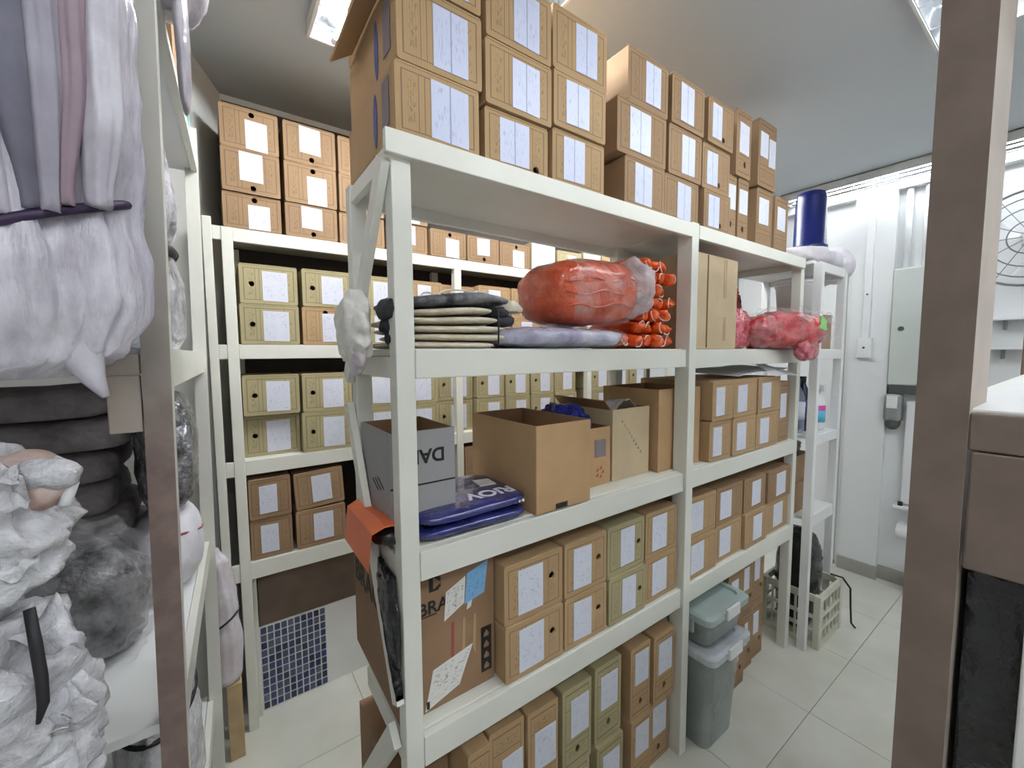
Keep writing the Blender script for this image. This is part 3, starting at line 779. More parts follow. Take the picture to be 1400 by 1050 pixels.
# grey box, printed upside down
g = open_box('open grey cardboard box with upside-down black lettering at the left end of the third shelf', .262, .418, .862, 1.07, 1.0495, 1.292, 'box_grey', .0, 'box_in')
g.location.x += .027
text('lettering', 'DAN', .044, 'ink', g, frame((-1, 0, 0), (0, 0, -1), (.052, -.1042, .198)), .0012)
bx('print_band', (-.078, -.1045, .118), (.078, -.1038, .122), 'ink', g)
for k in range(3): plate('scribble', [(-.0785, .02-.02*k, .115+.006*k), (-.0785, -.02-.02*k, .097+.006*k), (-.0785, -.02-.02*k, .101+.006*k), (-.0785, .02-.02*k, .119+.006*k)][::-1], 'ink', g, (-.0006, 0, 0))
# large open kraft box
b = open_box('large open kraft cardboard box with a dark empty inside, beside the blue packs', .640, .836, .80, 1.117, 1.0495, 1.279)
bx('hand_slot', (-.030, -.1592, .002), (.012, -.1582, .016), 'ink', b)
bx('corner_seam', (-.0985, -.1592, .004), (-.0955, -.1583, .2285), 'box_in', b)
# narrower box holding blue netting
b = open_box('kraft cardboard box with a red mark holding crumpled blue plastic', .850, 1.000, .872, 1.10, 1.0495, 1.232, 'box')
plate('printed_label', [(.005, -.1141, .09), (.055, -.1141, .09), (.055, -.1141, .145), (.005, -.1141, .145)], 'grey_ink', b)
for k in range(5):
    a = k*1.25; plate('red_mark', [(.028+.014*cos(a)-.006, -.1141, .042+.014*sin(a)-.005), (.028+.014*cos(a)+.006, -.1141, .042+.014*sin(a)-.004), (.028+.014*cos(a)+.004, -.1141, .042+.014*sin(a)+.006)], 'red_ink', b, uvs=((0, 0), (1, 0), (1, 1)))
bm = bmesh.new(); blob(bm, (.905, .99, 1.235), (.048, .075, .05), (.9, .9), .5, 26, 5, 56, 36, True)
for v in bm.verts: v.co.z = max(v.co.z, 1.12)
tag(obj('blue_plastic', bm, 'bluestuff', None, True), 'crumpled dark blue plastic rising out of the marked kraft box', 'plastic bag')
# two more open boxes
b = open_box('open kraft cardboard box with a stained front, right of the blue plastic', 1.011, 1.198, .872, 1.13, 1.0495, 1.281, 'box_pale')
bm = bmesh.new()
for k in range(9):
    a = .7*k; plate('stain', [(-.05+.012*k+.004*sin(a), -.1291, .19-.014*k), (-.043+.012*k, -.1291, .185-.014*k), (-.046+.012*k, -.1291, .197-.014*k)], 'grey_ink', b, uvs=((0, 0), (1, 0), (1, 1)))
bm.free()
bm = bmesh.new(); beam(bm, (-.093, .0, .232), (-.12, .0, .262), .24, .004, (0, 1, 0)); obj('raised_flap', bm, 'box_in', b)
bm = bmesh.new(); sheet(bm, 0, 1, 0, 1, lambda u, v: (1.045+.13*u, .90+.20*v, 1.262+.045*sin(3*u)*(1-v)+.02*noise.noise(Vector((u*5, v*5, 1)))), 14, 12, .002)
tag(obj('grey_plastic_sheet', bm, 'film_w', None, True), 'crumpled grey plastic sheet lying in the stained open box', 'plastic sheet')
b = open_box('tall open kraft cardboard box standing across the middle post of the middle rack', 1.214, 1.470, .846, 1.095, 1.0495, 1.336, 'box')
bx('overlap_panel', (-.045, -.1442, .055), (-.03, -.142, .28), 'box_pale', b)
# pale carton upright on the second shelf
b = open_box('pale closed cardboard carton standing upright right of the middle post, orange pouches left', 1.347, 1.655, .815, 1.12, 1.4755, 1.812, 'box_pale', closed=True)
b.location.y += .0
bx('joint_flap', (-.06, -.1556, .004), (-.056, -.1524, .333), 'box_in', b)
for z0, z1 in ((.03, .12), (.19, .33)): bx('tape_strip', (.055, -.1535, z0), (.075, -.1526, z1), 'tape', b)
# big printed box on the fourth shelf
b = open_box('big brown printed cardboard box with white and blue stickers on the fourth shelf', .291, .541, .848, 1.20, .6315, .975, 'box_brown', closed=True)
yb = -.1766; bo = -.022
_n0 = set(bpy.data.objects)
bm = bmesh.new()
for P in ([(-.072, .318), (-.062, .318), (-.062, .354), (-.072, .354)], [(-.062, .318), (-.048, .318), (-.048, .323), (-.062, .323)], [(-.062, .349), (-.048, .349), (-.048, .354), (-.062, .354)], [(-.059, .349), (-.043, .336), (-.043, .349)], [(-.059, .323), (-.043, .323), (-.043, .333)]):
    quad_uv(bm, [(x, yb+.0003, z) for x, z in P], (0, -.0006, 0), ((0, 0),)*len(P))
obj('printed_emblem', bm, 'ink', b)
text('lettering', 'BRAC', .042, 'ink', b, frame((1, 0, 0), (0, 0, 1), (-.101, yb, .268)), .0008)
SIDE = text('lettering', 'BRACO', .085, 'ink', b, frame((0, -1, 0), (0, 0, 1), (-.1256, .165, .20)), .002).name
bx('print_rule', (-.1, yb-.0002, .262), (-.055, yb+.0004, .2645), 'ink', b)
plate('shipping_label', [(-.036, yb, .235), (.018, yb, .262), (.022, yb, .328), (-.030, yb, .305)], 'form', b)
plate('blue_sticker', [(.019, yb, .258), (.074, yb, .270), (.085, yb, .350), (.026, yb, .333)], 'label_blue', b, (0, -.0012, 0))
plate('torn_paper', [(.024, yb, .242), (.036, yb, .246), (.040, yb, .262), (.028, yb, .262)], 'form', b)
plate('lower_label', [(-.088, yb, .035), (.002, yb, .062), (.040, yb, .150), (-.066, yb, .128)], 'form', b)
bx('label_bar', (-.084, yb-.0018, .040), (-.077, yb-.0008, .058), 'ink', b)
bx('arrow_panel', (.064, yb-.0002, .060), (.094, yb+.0004, .178), 'ink', b)
for k in range(4):
    z = .076+.028*k
    plate('arrow_mark', [(.072, yb-.0004, z-.008), (.086, yb-.0004, z-.008), (.086, yb-.0004, z), (.079, yb-.0004, z+.010), (.072, yb-.0004, z)], 'box_brown', b, uvs=((0, 0),)*5)
for k in range(3): plate('smear', [(-.02+.03*k, yb+.0002, .12+.01*k), (-.012+.03*k, yb+.0002, .12), (-.01+.03*k, yb+.0002, .225), (-.016+.03*k, yb+.0002, .225)], 'red_ink' if k == 0 else 'tape', b)
for _o in set(bpy.data.objects)-_n0:      # the printed front stands to the right of the post
    if _o.name != SIDE: _o.location.x += .022; _o.location.z -= .031
open_box('big brown cardboard box on the floor behind the lower brace of middle rack', .291, .430, .90, 1.20, 0, .44, 'box_brown', closed=True)
bm = bmesh.new(); blob(bm, (.281, .885, .86), (.016, .07, .125), (.8, .8), .25, 18, 9, 50, 40, True)
for v in bm.verts:
    v.co.x = min(max(v.co.x, .262), .2895); v.co.z = max(v.co.z, .74); v.co.y = max(min(v.co.y, .78+(v.co.z-.72)*.525), .8415 if v.co.x > .284 else .80)
tag(obj('black_bag', bm, 'blackbag', None, True), 'black plastic bag squeezed beside the big printed box behind the end brace', 'plastic bag')

# orange sheet folded over the end of the third shelf
t = thing('orange_packet', 'orange sheet folded over the left end of the third shelf, black plastic beneath', 'packet', (.29, .95, 1.05))
o = t.location
bm = bmesh.new()
def of(u, v):
    s = u*.175; y = .845+.20*v
    if s < .10: p = Vector((.364-s, y, 1.092+.008*sin(9*s)+.004*sin(7*v)))
    else: p = Vector((.264-.022-.012*sin((s-.10)*9), y+.02*(s-.1)*5, 1.092-(s-.10)*1.15))
    return p-o
sheet(bm, 0, 1, 0, 1, of, 22, 12, .003); obj('sheet', bm, 'orange_s', t, False)
bm = bmesh.new(); blob(bm, Vector((.302, .925, 1.070))-o, (.045, .085, .019), (.6, .6), .18, 20, 3, 36, 20, True); obj('black_wrap', bm, 'blackbag', t, True)

# flat blue poly packs with white lettering
def flat_pack(name, label, c, rad, mat, rz, seed, cat):
    t = thing(name, label, cat, c, rz)
    bm = bmesh.new(); blob(bm, (0, 0, 0), rad, (.35, .55), .06, 9, seed, 64, 24, True)
    
    for v in bm.verts: v.co.z = max(min(v.co.z, .0138), -.0142)
    obj('pack', bm, mat, t, True); return t
flat_pack('poly_pack', 'navy poly pack lying under the lettered blue pack on the third shelf', (.481, .932, 1.0655), (.146, .122, .0145), 'bluepack', .0, 4, 'packet')
t = flat_pack('poly_pack', 'blue poly pack with white upside-down lettering and a grey sticker on the third shelf', (.484, .934, 1.0955), (.146, .120, .0145), 'bluepack', .01, 6, 'packet')
text('lettering', 'RIOV', .060, 'whitetext', t, frame((-1, .05, 0), (-.05, -1, 0), (.133, -.046, .0141)), .0016)
plate('sticker', [(.070, -.006, .0139), (.116, -.014, .0139), (.122, .038, .0139), (.078, .050, .0139)], 'form', t, (0, 0, .0012))
for k in range(8): bx('edge_print', (.04+.012*k, -.1205, -.006), (.046+.012*k, -.1165, .000), 'whitetext', t)

# ------------------------------------------------------------------ second shelf of the middle rack
S2 = 1.4755
z = S2
G = 'cream tote bags in the tied stack'
for k in range(6):
    hgt = .0165 if k < 5 else .030; x1 = .602+.016*((k*3) % 4-1.5); x0 = .318+.012*((k*5) % 3)
    t = thing('folded_tote_bag', ('folded cream canvas tote bag, %s from the bottom of the tied stack' % ORD[k]) if k < 5 else 'topmost folded tote bag with black printed face on the tied stack', 'tote bag', ((x0+x1)/2, .985, z), 0, G)
    wave = lambda x, q=k: (.004+.0022*q)*(1+sin(x*17-.6+.25*q))*.6
    bm = bmesh.new(); blob(bm, (0, 0, hgt/2), ((x1-x0)/2, .132, hgt/2+.0025), (.4, .8), .05, 14, 20+k, 80, 18, True)
    for v in bm.verts: v.co.z = max(v.co.z+wave(v.co.x)*k/5, .0006)
    obj('canvas', bm, 'canvas' if k < 5 else 'printcloth', t, True)
    if k in (1, 3, 4):
        bm = bmesh.new(); blob(bm, ((x1-x0)/2-.002, -.10, hgt/2+wave(.14)*k/5), (.024, .03, .013), (.7, .7), .4, 40, k, 20, 12, True, .0006); obj('black_corner', bm, 'blackcloth', t, True)
    if k == 5:
        for q, (cx, cy, rx, ry) in enumerate(((.0, -.105, .055, .022), (.062, -.090, .03, .03), (-.08, -.10, .02, .02))):
            bm = bmesh.new(); tube(bm, [(cx+rx*cos(a)*(1+.2*sin(2*a)), cy+ry*sin(a)*.4, .024+.012*sin(a)+wave(cx)) for a in [2*pi*i/18 for i in range(19)]], .0022, 6); obj('white_print', bm, 'canvas_w', t, True)
        bm = bmesh.new(); blob(bm, (.135, -.07, .012), (.030, .06, .022), (.8, .8), .4, 26, 33, 36, 22, True, .0006); obj('cream_end', bm, 'canvas', t, True)
    z += hgt+.0015
bm = bmesh.new(); pts = [(.556, .838, 1.478), (.553, .832, 1.52), (.556, .838, 1.565), (.560, .88, 1.598), (.562, .97, 1.606)]
tube(bm, pts, .0022, 6); tag(obj('tie_cord', bm, 'strap', None, True), 'thin dark cord tied around the right end of the tote bag stack', 'cord')
t = thing('plastic_wrapper', 'crumpled white plastic wrapper with black scraps hanging off the left end of second shelf', 'plastic bag', (.262, .93, 1.50))
bm = bmesh.new(); blob(bm, (-.020, 0, .020), (.022, .080, .058), (.9, .9), .5, 16, 14, 50, 36, True); obj('wrapper', bm, 'canvas_w', t, True)
for q, (x, y, zz, r) in enumerate(((.040, -.085, .058, .026), (.038, -.07, .022, .018), (.036, -.085, -.004, .014))):
    bm = bmesh.new(); blob(bm, (x, y, zz), (r, r*1.3, r*.8), (.8, .8), .4, 30, 40+q, 24, 16, True); obj('black_scrap', bm, 'blackcloth', t, True)
bm = bmesh.new(); blob(bm, (-.026, -.03, -.020), (.014, .045, .045), (.9, .9), .4, 20, 17, 40, 30, True); obj('hanging_film', bm, 'pinkwhite', t, True)
# lilac pack
t = thing('fabric_pack', 'lilac fabric pack in shiny clear plastic, flat on second shelf under the orange pack', 'packet', (.79, .935, S2))
bm = bmesh.new(); blob(bm, (0, 0, .030), (.20, .135, .029), (.45, .7), .12, 10, 51, 64, 22, True, 0.0); obj('fabric', bm, 'lilac', t, True)
bm = bmesh.new(); blob(bm, (.0, -.01, .031), (.200, .140, .0305), (.45, .7), .22, 9, 52, 64, 22, True)
for v in bm.verts: v.co.z = max(v.co.z, .001)
obj('film', bm, 'film', t, True)
# orange pack
t = thing('fabric_pack', 'plump orange fabric pack in clear plastic lying on the lilac pack', 'packet', (.895, .905, 1.535), 0, None, (0, radians(-4), 0))
bm = bmesh.new(); blob(bm, (0, 0, .103), (.165, .115, .092), (.5, .7), .07, 8, 61, 72, 44, True); obj('fabric', bm, 'orange', t, True)
for k in range(3):
    bm = bmesh.new(); tube(bm, [(-.15+.3*i/14, -.108-.010*sin(pi*i/14)+.004*sin(i*1.7+k), .06+.035*k+.006*sin(i*.9+2*k)) for i in range(15)], [.001+.0035*sin(pi*i/14) for i in range(15)], 6); obj('cloth_fold', bm, 'orange', t, True)
bm = bmesh.new(); blob(bm, (.035, -.004, .105), (.168, .122, .096), (.6, .8), .16, 10, 62, 72, 44, True); obj('film', bm, 'film', t, True)
bm = bmesh.new(); blob(bm, (.205, -.03, .12), (.045, .07, .075), (.9, .9), .35, 18, 63, 44, 30, True); obj('film_tail', bm, 'film_w', t, True)
plate('tan_label', [(-.105, -.085, .172), (-.06, -.095, .178), (-.055, -.065, .190), (-.098, -.058, .186)], 'tape', t, (0, -.003, .004))
# orange pouches
RP = random.Random(5); G = 'rolled orange pouches stacked beside the orange pack'
pm = []
for k in range(4):
    bm = bmesh.new(); blob(bm, (0, .10, 0), (.0215, .105, .0215), (.9, .55), .16, 34, 70+k, 18, 22, True); pouch = bm
    for v in bm.verts:
        kk = 1-.42*math.exp(-((v.co.y-.040)/.011)**2); v.co.x *= kk; v.co.z *= kk
    me = bpy.data.meshes.new('pouch'); pouch.normal_update(); pouch.to_mesh(me); pouch.free(); me.materials.append(MT['orange_k'])
    for p in me.polygons: p.use_smooth = True
    bm = bmesh.new(); a0 = k*1.3
    tube(bm, [(.017*cos(a0+a)*(1+.2*sin(a)), .018-.024*sin(.55*a), .017*sin(a0+a)) for a in [i*.42 for i in range(10)]], .0022, 5)
    mc = bpy.data.meshes.new('cord'); bm.normal_update(); bm.to_mesh(mc); bm.free(); mc.materials.append(MT['cord'])
    pm.append((me, mc))
for r in range(7):
    for c in range(6):
        x = 1.035+.046*c+(.023 if r % 2 else 0)+RP.uniform(-.004, .004); zz = S2+.0275+.0405*r+RP.uniform(-.002, .002)
        if x > 1.266 or (r > 0 and x < 1.115 - (.03 if r == 1 else 0)): continue
        me, mc = pm[(r*3+c) % 4]
        t = thing('rolled_pouch', 'rolled orange pouch with white drawstring, %s row up from the shelf, %s from the left' % (ORD[r], ORD[c]), 'pouch', (x, .835+RP.uniform(-.012, .02), zz), RP.uniform(-.12, .12), G)
        t.rotation_euler.y = RP.uniform(0, 6.28)
        link(bpy.data.objects.new('pouch', me), t); link(bpy.data.objects.new('drawstring', mc), t)
# red things in the right bay
t = thing('netting_bundle', 'dark red spiky netting bundle behind the bright red pack on second shelf', 'bundle', (1.80, .98, S2))
bm = bmesh.new(); blob(bm, (.10, .085, .17), (.19, .075, .165), (.8, .8), .24, 34, 81, 90, 56, True, 0.0); obj('netting', bm, 'redmesh', t, True)
bm = bmesh.new(); blob(bm, (-.01, -.06, .08), (.12, .07, .085), (.8, .8), .2, 18, 82, 60, 40, True, 0.0); obj('pink_film', bm, 'pinkred', t, True)
t = thing('red_pack', 'bright red pack in shiny film with a green label, sagging over the shelf edge', 'packet', (2.03, .80, S2))
bm = bmesh.new(); blob(bm, (-.01, 0, .078), (.175, .080, .074), (.75, .75), .2, 11, 84, 70, 46, True, 0.0, rot=-.45); obj('pack', bm, 'red', t, True)
bm = bmesh.new(); blob(bm, (.0, -.01, .080), (.190, .086, .084), (.8, .8), .32, 12, 85, 70, 46, True, 0.0, rot=-.45); obj('film', bm, 'film', t, True)
bm = bmesh.new(); blob(bm, (.06, -.075, .0), (.07, .028, .045), (.8, .8), .3, 16, 86, 40, 30, True); obj('drooping_corner', bm, 'pinkred', t, True)
plate('green_label', [(.040, -.122, .085), (.100, -.128, .073), (.115, -.122, .118), (.090, -.112, .138)], 'green_l', t, (0, -.006, .003))
# papers on the boxes of the third shelf
t = thing('paper_sheets', 'white paper sheets lying over the boxes below the red pack', 'paper', (2.0, .93, 1.362))
bm = bmesh.new(); sheet(bm, -.32, .14, -.12, .13, lambda u, v: .004+.022*u+.012*v+.004*sin(6*u), 12, 8, .0015); obj('sheet', bm, 'whitetext', t)
bm = bmesh.new(); sheet(bm, 0, 1, 0, 1, lambda u, v: (-.06+.24*u, -.150+.09*v, -.004+.052*v-.020*u*v+.004*sin(5*u)), 8, 8, .0015); obj('sheet', bm, 'whitetext', t)

# ------------------------------------------------------------------ bins on the floor
def tote(label, x0, x1, y0, y1, z0, h, lidmat, bodymat, taper=.02, content=None, rim=.028):
    w, d = x1-x0, y1-y0
    t = thing('plastic_bin', label, 'plastic bin', ((x0+x1)/2, (y0+y1)/2, z0+.0005))
    def rr(w, d, r=.03, n=5):
        out = []
        for cx, cy, a0 in ((w/2-r, d/2-r, 0), (-w/2+r, d/2-r, 90), (-w/2+r, -d/2+r, 180), (w/2-r, -d/2+r, 270)):
            for k in range(n): a = radians(a0+90*k/(n-1)); out.append((cx+r*cos(a), cy+r*sin(a)))
        return out
    def shell(levels, mat, name, close_top=False):
        bm = bmesh.new(); rings = []
        for ww, dd, zz in levels: rings.append([bm.verts.new((x, y, zz)) for x, y in rr(ww, dd)])
        n = len(rings[0])
        for a, b in zip(rings, rings[1:]):
            for i in range(n): bm.faces.new((a[i], a[(i+1) % n], b[(i+1) % n], b[i]))
        bm.faces.new(rings[0][::-1])
        if close_top: bm.faces.new(rings[-1])
        return obj(name, bm, mat, t, False)
    shell([(w-2*taper, d-2*taper, 0), (w-taper, d-taper, h*.55), (w-taper, d-taper, h*.56), (w, d, h-.02), (w+rim*.5, d+rim*.5, h-.018), (w+rim*.5, d+rim*.5, h-.008), (w-.012, d-.012, h-.008), (w-2*taper-.012, d-2*taper-.012, .006)], bodymat, 'body', True)
    if content:
        bm = bmesh.new(); blob(bm, (0, 0, h*.42), (w/2-taper-.012, d/2-taper-.012, h*.38), (.3, .3), .06, 12, 5, 48, 30, True); obj('contents', bm, content, t, True)
    shell([(w+rim*.6, d+rim*.6, h-.0075), (w+rim, d+rim, h-.006), (w+rim, d+rim, h+.016), (w+rim*.4, d+rim*.4, h+.024), (w-.03, d-.03, h+.024), (w-.036, d-.036, h+.014)], lidmat, 'lid', True)
    for s in (-1, 1):
        bx('clip', (s*(w/2+rim*.5)-.008, -.05, h-.05), (s*(w/2+rim*.5)+.008, .05, h+.005), lidmat, t, .003)
    bx('front_clip', (-.045, -d/2-rim*.5-.009, h-.012), (.045, -d/2-rim*.5+.001, h+.03), 'white', t, .003)
    return t
tote('tall grey storage bin with milky white lid on the floor by the middle post', 1.362, 1.600, .718, 1.09, 0, .372, 'milky', 'clearbin', .022, 'bincontent', .046)
tote('small clear bin with grey-green lid stacked on the tall grey bin', 1.372, 1.640, .735, .93, .3975, .100, 'greylid', 'clearbin', .012, 'bincontent', .03)

# ------------------------------------------------------------------ end rack things
t = thing('bottle_crate', 'cream plastic crate on the floor by the end rack holding black bags', 'crate', (2.475, .83, 0))
cx0, cx1, cy0, cy1, ch = -.155, .155, -.135, .135, .27
for x in (cx0, cx1):
    for y in (cy0, cy1): bx('corner_post', (min(x, x-math.copysign(.03, x)), min(y, y-math.copysign(.03, y)), .0005), (max(x, x-math.copysign(.03, x)), max(y, y-math.copysign(.03, y)), ch), 'cratep', t, .004)
for zz, hh in ((.002, .03), (.085, .016), (.15, .016), (.235, .035)):
    for y in (cy0+.004, cy1-.016): bx('rail', (cx0+.03, y, zz), (cx1-.03, y+.012, zz+hh), 'cratep', t)
    for x in (cx0+.004, cx1-.016): bx('rail', (x, cy0+.03, zz), (x+.012, cy1-.03, zz+hh), 'cratep', t)
for k in range(5):
    xx = cx0+.03+(cx1-cx0-.06)*(k+.5)/5
    bx('slat', (xx-.005, cy0+.006, .03), (xx+.005, cy0+.012, .236), 'cratep', t)
for k in range(4):
    yy = cy0+.03+(cy1-cy0-.06)*(k+.5)/4
    bx('slat', (cx0+.006, yy-.005, .03), (cx0+.012, yy+.005, .236), 'cratep', t)
bx('crate_bottom', (cx0+.02, cy0+.02, .006), (cx1-.02, cy1-.02, .016), 'cratep', t)
bm = bmesh.new(); blob(bm, (2.47, .845, .265), (.104, .088, .245), (.75, .75), .14, 9, 91, 60, 44, True, .018)
tag(obj('black_bag', bm, 'blackbag', None, True), 'stuffed black plastic bag standing in the cream crate', 'plastic bag')
bm = bmesh.new(); tube(bm, [(2.56, .73, .30), (2.60, .69, .285), (2.648, .668, .22), (2.655, .665, .12), (2.66, .66, .03), (2.672, .645, .005)], .005, 6)
tag(obj('black_strap', bm, 'strap', None, True), 'dark strap hanging from the cream crate down to the floor', 'strap')
def bottle(label, x, y, zz, r, h, mat, capmat, lab=None, name='bottle'):
    t = thing(name, label, 'bottle', (x, y, zz+.0005))
    bm = bmesh.new(); lathe(bm, [(r*.9, 0), (r, .01), (r, h*.62), (r*.85, h*.72), (r*.4, h*.86), (r*.36, h*.9)], seg=20); obj('body', bm, mat, t, True)
    bm = bmesh.new(); lathe(bm, [(r*.42, h*.9), (r*.42, h)], seg=16); obj('cap', bm, capmat, t)
    if lab:
        bm = bmesh.new(); lathe(bm, [(r*1.01, h*.25), (r*1.02, h*.25), (r*1.02, h*.58), (r*1.01, h*.58)], seg=20); obj('label', bm, lab, t, True)
    return t
bottle('clear water bottle with dark green cap on the end rack shelf', 2.36, .85, 1.055, .036, .27, 'pet', 'greencap', 'label')
bottle('dark navy bottle behind the clear one on the end rack shelf', 2.455, .86, 1.055, .036, .28, 'navyb', 'ink', 'bluepack')
t = bottle('white spray bottle with magenta and cyan label on the end rack shelf', 2.56, .83, 1.055, .040, .22, 'white', 'white', 'pink')
bm = bmesh.new(); lathe(bm, [(.0405, .04), (.0412, .04), (.0412, .10), (.0405, .10)], seg=20); obj('cyan_band', bm, 'cyan', t, True)
bx('trigger', (-.012, -.035, .20), (.012, .012, .235), 'white', t, .003)
t = thing('plastic_bucket', 'white plastic bucket with lid on a brown box in the end rack', 'bucket', (2.42, .90, 1.650))
bm = bmesh.new(); lathe(bm, [(.075, .0005), (.086, .14), (.091, .142), (.091, .15), (.086, .152)], seg=28); obj('body', bm, 'white', t, True)
bm = bmesh.new(); lathe(bm, [(.094, .1525), (.095, .168), (.088, .176)], seg=28); obj('lid', bm, 'white', t)
open_box('brown cardboard box under the white bucket in the end rack', 2.31, 2.62, .80, 1.08, 1.475, 1.649, 'box_brown', closed=True)
open_box('dark brown carton on the lower shelf of the end rack, upper one', 2.31, 2.50, .83, 1.10, .805, .94, 'box_brown', closed=True)
open_box('dark brown carton on the lower shelf of the end rack, lower one', 2.30, 2.52, .82, 1.11, .6555, .804, 'box_brown', closed=True)
bm = bmesh.new(); blob(bm, (2.40, .95, .974), (.075, .09, .033), (.8, .8), .3, 14, 93, 36, 22, True, .941)
tag(obj('dark_bag', bm, 'darkplastic', None, True), 'small dark plastic bag on top of the brown cartons in end rack', 'plastic bag')
t = thing('folded_fabric', 'pale mauve fabric heap on top of the end rack, under the blue bin', 'fabric', (2.5, .93, 1.887))
bm = bmesh.new(); blob(bm, (-.02, -.01, .04), (.225, .155, .045), (.6, .7), .16, 9, 95, 56, 26, True, .0)
for v in bm.verts: v.co.z = min(v.co.z, .076)
obj('fabric', bm, 'fabricw', t, True)
bm = bmesh.new(); blob(bm, (.266, -.06, .04), (.058, .10, .085), (.9, .9), .25, 12, 96, 44, 30, True); obj('hanging_end', bm, 'fabricw', t, True)
t = thing('waste_bin', 'navy blue plastic bin upside down on the pale fabric atop the end rack', 'bin', (2.415, .845, 1.964))
bm = bmesh.new(); lathe(bm, [(.069, 0), (.072, .004), (.071, .02), (.068, .022), (.064, .245), (.058, .27), (.045, .277)], seg=36); obj('body', bm, 'bluebin', t, True)
bm = bmesh.new(); lathe(bm, [(.0725, .002), (.075, .004), (.075, .016), (.0725, .018)], seg=36); obj('rim', bm, 'bluebin', t, True)

# ------------------------------------------------------------------ far wall fittings
t = thing('electrical_panel', 'grey-green electrical panel box with round lock on the far wall', 'electrical panel', (3.40, .56, 1.256))
bx('cabinet', (-.045, -.16, 0), (.0195, .165, .70), 'panelgrey', t, .003); bx('panel_door', (-.053, -.155, .006), (-.0455, .160, .694), 'panelgrey', t, .002)
bm = bmesh.new(); tube(bm, [(-.053, .115, .34), (-.060, .115, .34)], .014, 14); obj('lock', bm, 'darkgap', t)
bx('cable_gap', (-.04, -.15, -.055), (.019, .155, -.001), 'darkgap', t)
t = thing('soap_dispenser', 'smoky grey soap dispenser on the wall below the electrical panel', 'dispenser', (3.40, .692, .985))
bm = bmesh.new(); box(bm, (-.07, -.04, .05), (.019, .04, .215), .015, 3); obj('body', bm, 'dispenser', t)
bm = bmesh.new(); blob(bm, (-.03, 0, .04), (.04, .036, .045), (.8, .9), .05, 5, 3, 24, 14); obj('spout', bm, 'darkgap', t, True)
bx('front_window', (-.073, -.025, .13), (-.0685, .025, .205), 'white', t)
t = thing('towel_dispenser', 'white towel dispenser panel on the far wall beside the taupe post', 'dispenser', (3.40, .50, .50))
bx('body', (-.03, -.13, .03), (.019, .135, .66), 'white', t, .006); bx('tray', (-.085, -.13, .005), (.019, .160, .022), 'white', t, .003)
bm = bmesh.new(); tube(bm, [(-.05, .13, .022), (-.05, .13, .045)], .012, 10); obj('button', bm, 'ink', t)
t = thing('toilet_roll_holder', 'small white roll holder low on the far wall, left of taupe post', 'holder', (3.40, .60, .33))
bm = bmesh.new(); tube(bm, [(-.05, -.05, .04), (-.05, .035, .04)], .042, 18); obj('roll', bm, 'white', t); bx('bracket', (-.012, -.05, .0), (.0195, .04, .08), 'white', t, .004)
t = thing('pedal_bin', 'small white pedal bin on the floor at the far wall', 'bin', (3.33, .50, 0))
bm = bmesh.new(); lathe(bm, [(.075, .0005), (.085, .17), (.08, .19), (.03, .205)], seg=24); obj('body', bm, 'white', t, True)
bx('pedal', (-.12, -.02, .002), (-.07, .02, .014), 'darkgap', t)
t = thing('power_socket', 'white surface socket with vertical cable trunk on the pillar', 'socket', (3.37, .845, 1.42))
bx('socket_box', (-.030, -.036, 0), (.0015, .036, .125), 'white', t, .004); bx('cable_trunk', (-.014, -.018, .126), (.0015, .018, 1.0), 'white', t, .002)
bm = bmesh.new(); tube(bm, [(-.0305, .0, .065), (-.033, .0, .065)], .007, 10); obj('socket_hole', bm, 'darkgap', t)
bm = bmesh.new(); tube(bm, [(-.015, -.0, .40), (-.018, 0, .40)], .006, 8); obj('trunk_screw', bm, 'darkgap', t)
for k, y in enumerate((.68, .60)):
    bm = bmesh.new(); tube(bm, [(3.40, y, 1.96), (3.40, y, 2.43)], .016, 12)
    tag(obj('conduit', bm, 'white', None, True), ('white vertical conduit above the electrical panel, nearer the pillar', 'white vertical conduit above the electrical panel, nearer the taupe post')[k], 'conduit')
# fan and small shelves seen through the right rack
t = thing('wall_fan', 'white wall fan with round wire guard seen through the right rack', 'fan', (3.25, .20, 2.01))
for r in (.23, .19, .14, .08):
    bm = bmesh.new(); tube(bm, [(-.02-.03*(1-r/.23), r*cos(a), r*sin(a)) for a in [2*pi*k/40 for k in range(41)]], .003 if r < .2 else .006, 6, False); obj('guard_ring', bm, 'wire', t, True)
for k in range(12):
    a = 2*pi*k/12; bm = bmesh.new(); tube(bm, [(-.05, .03*cos(a), .03*sin(a)), (-.02, .23*cos(a), .23*sin(a))], .0018, 5); obj('guard_wire', bm, 'wire', t)
for k in range(3):
    a = 2*pi*k/3+.4; bm = bmesh.new()
    sheet(bm, 0, 1, 0, 1, lambda u, v: (.012+.03*(v-.5), (.04+.15*u)*cos(a+(v-.5)*(.5+.5*u)), (.04+.15*u)*sin(a+(v-.5)*(.5+.5*u))), 8, 8, .003); obj('blade', bm, 'white', t, True)
bm = bmesh.new(); tube(bm, [(-.045, 0, 0), (-.03, 0, 0), (.10, 0, 0), (.12, 0, 0)], [.02, .04, .045, .03], 20); obj('motor', bm, 'white', t, True)
bm = bmesh.new(); tube(bm, [(.09, 0, -.03), (.12, 0, -.12), (.168, 0, -.16)], .018, 12); obj('bracket', bm, 'white', t, True)
for k, zz in enumerate((1.63, 1.478)):
    t = thing('wall_shelf', ('white wall shelf seen through the right rack, upper of two', 'white wall shelf seen through the right rack, lower of two')[k], 'shelf', (3.36, .14, zz))
    bx('board', (-.06, -.30, -.012), (.059, .185, 0), 'white', t, .002)
    for y in (-.2, .13): bx('bracket', (-.04, y, -.06), (.059, y+.008, -.0125), 'wire', t)
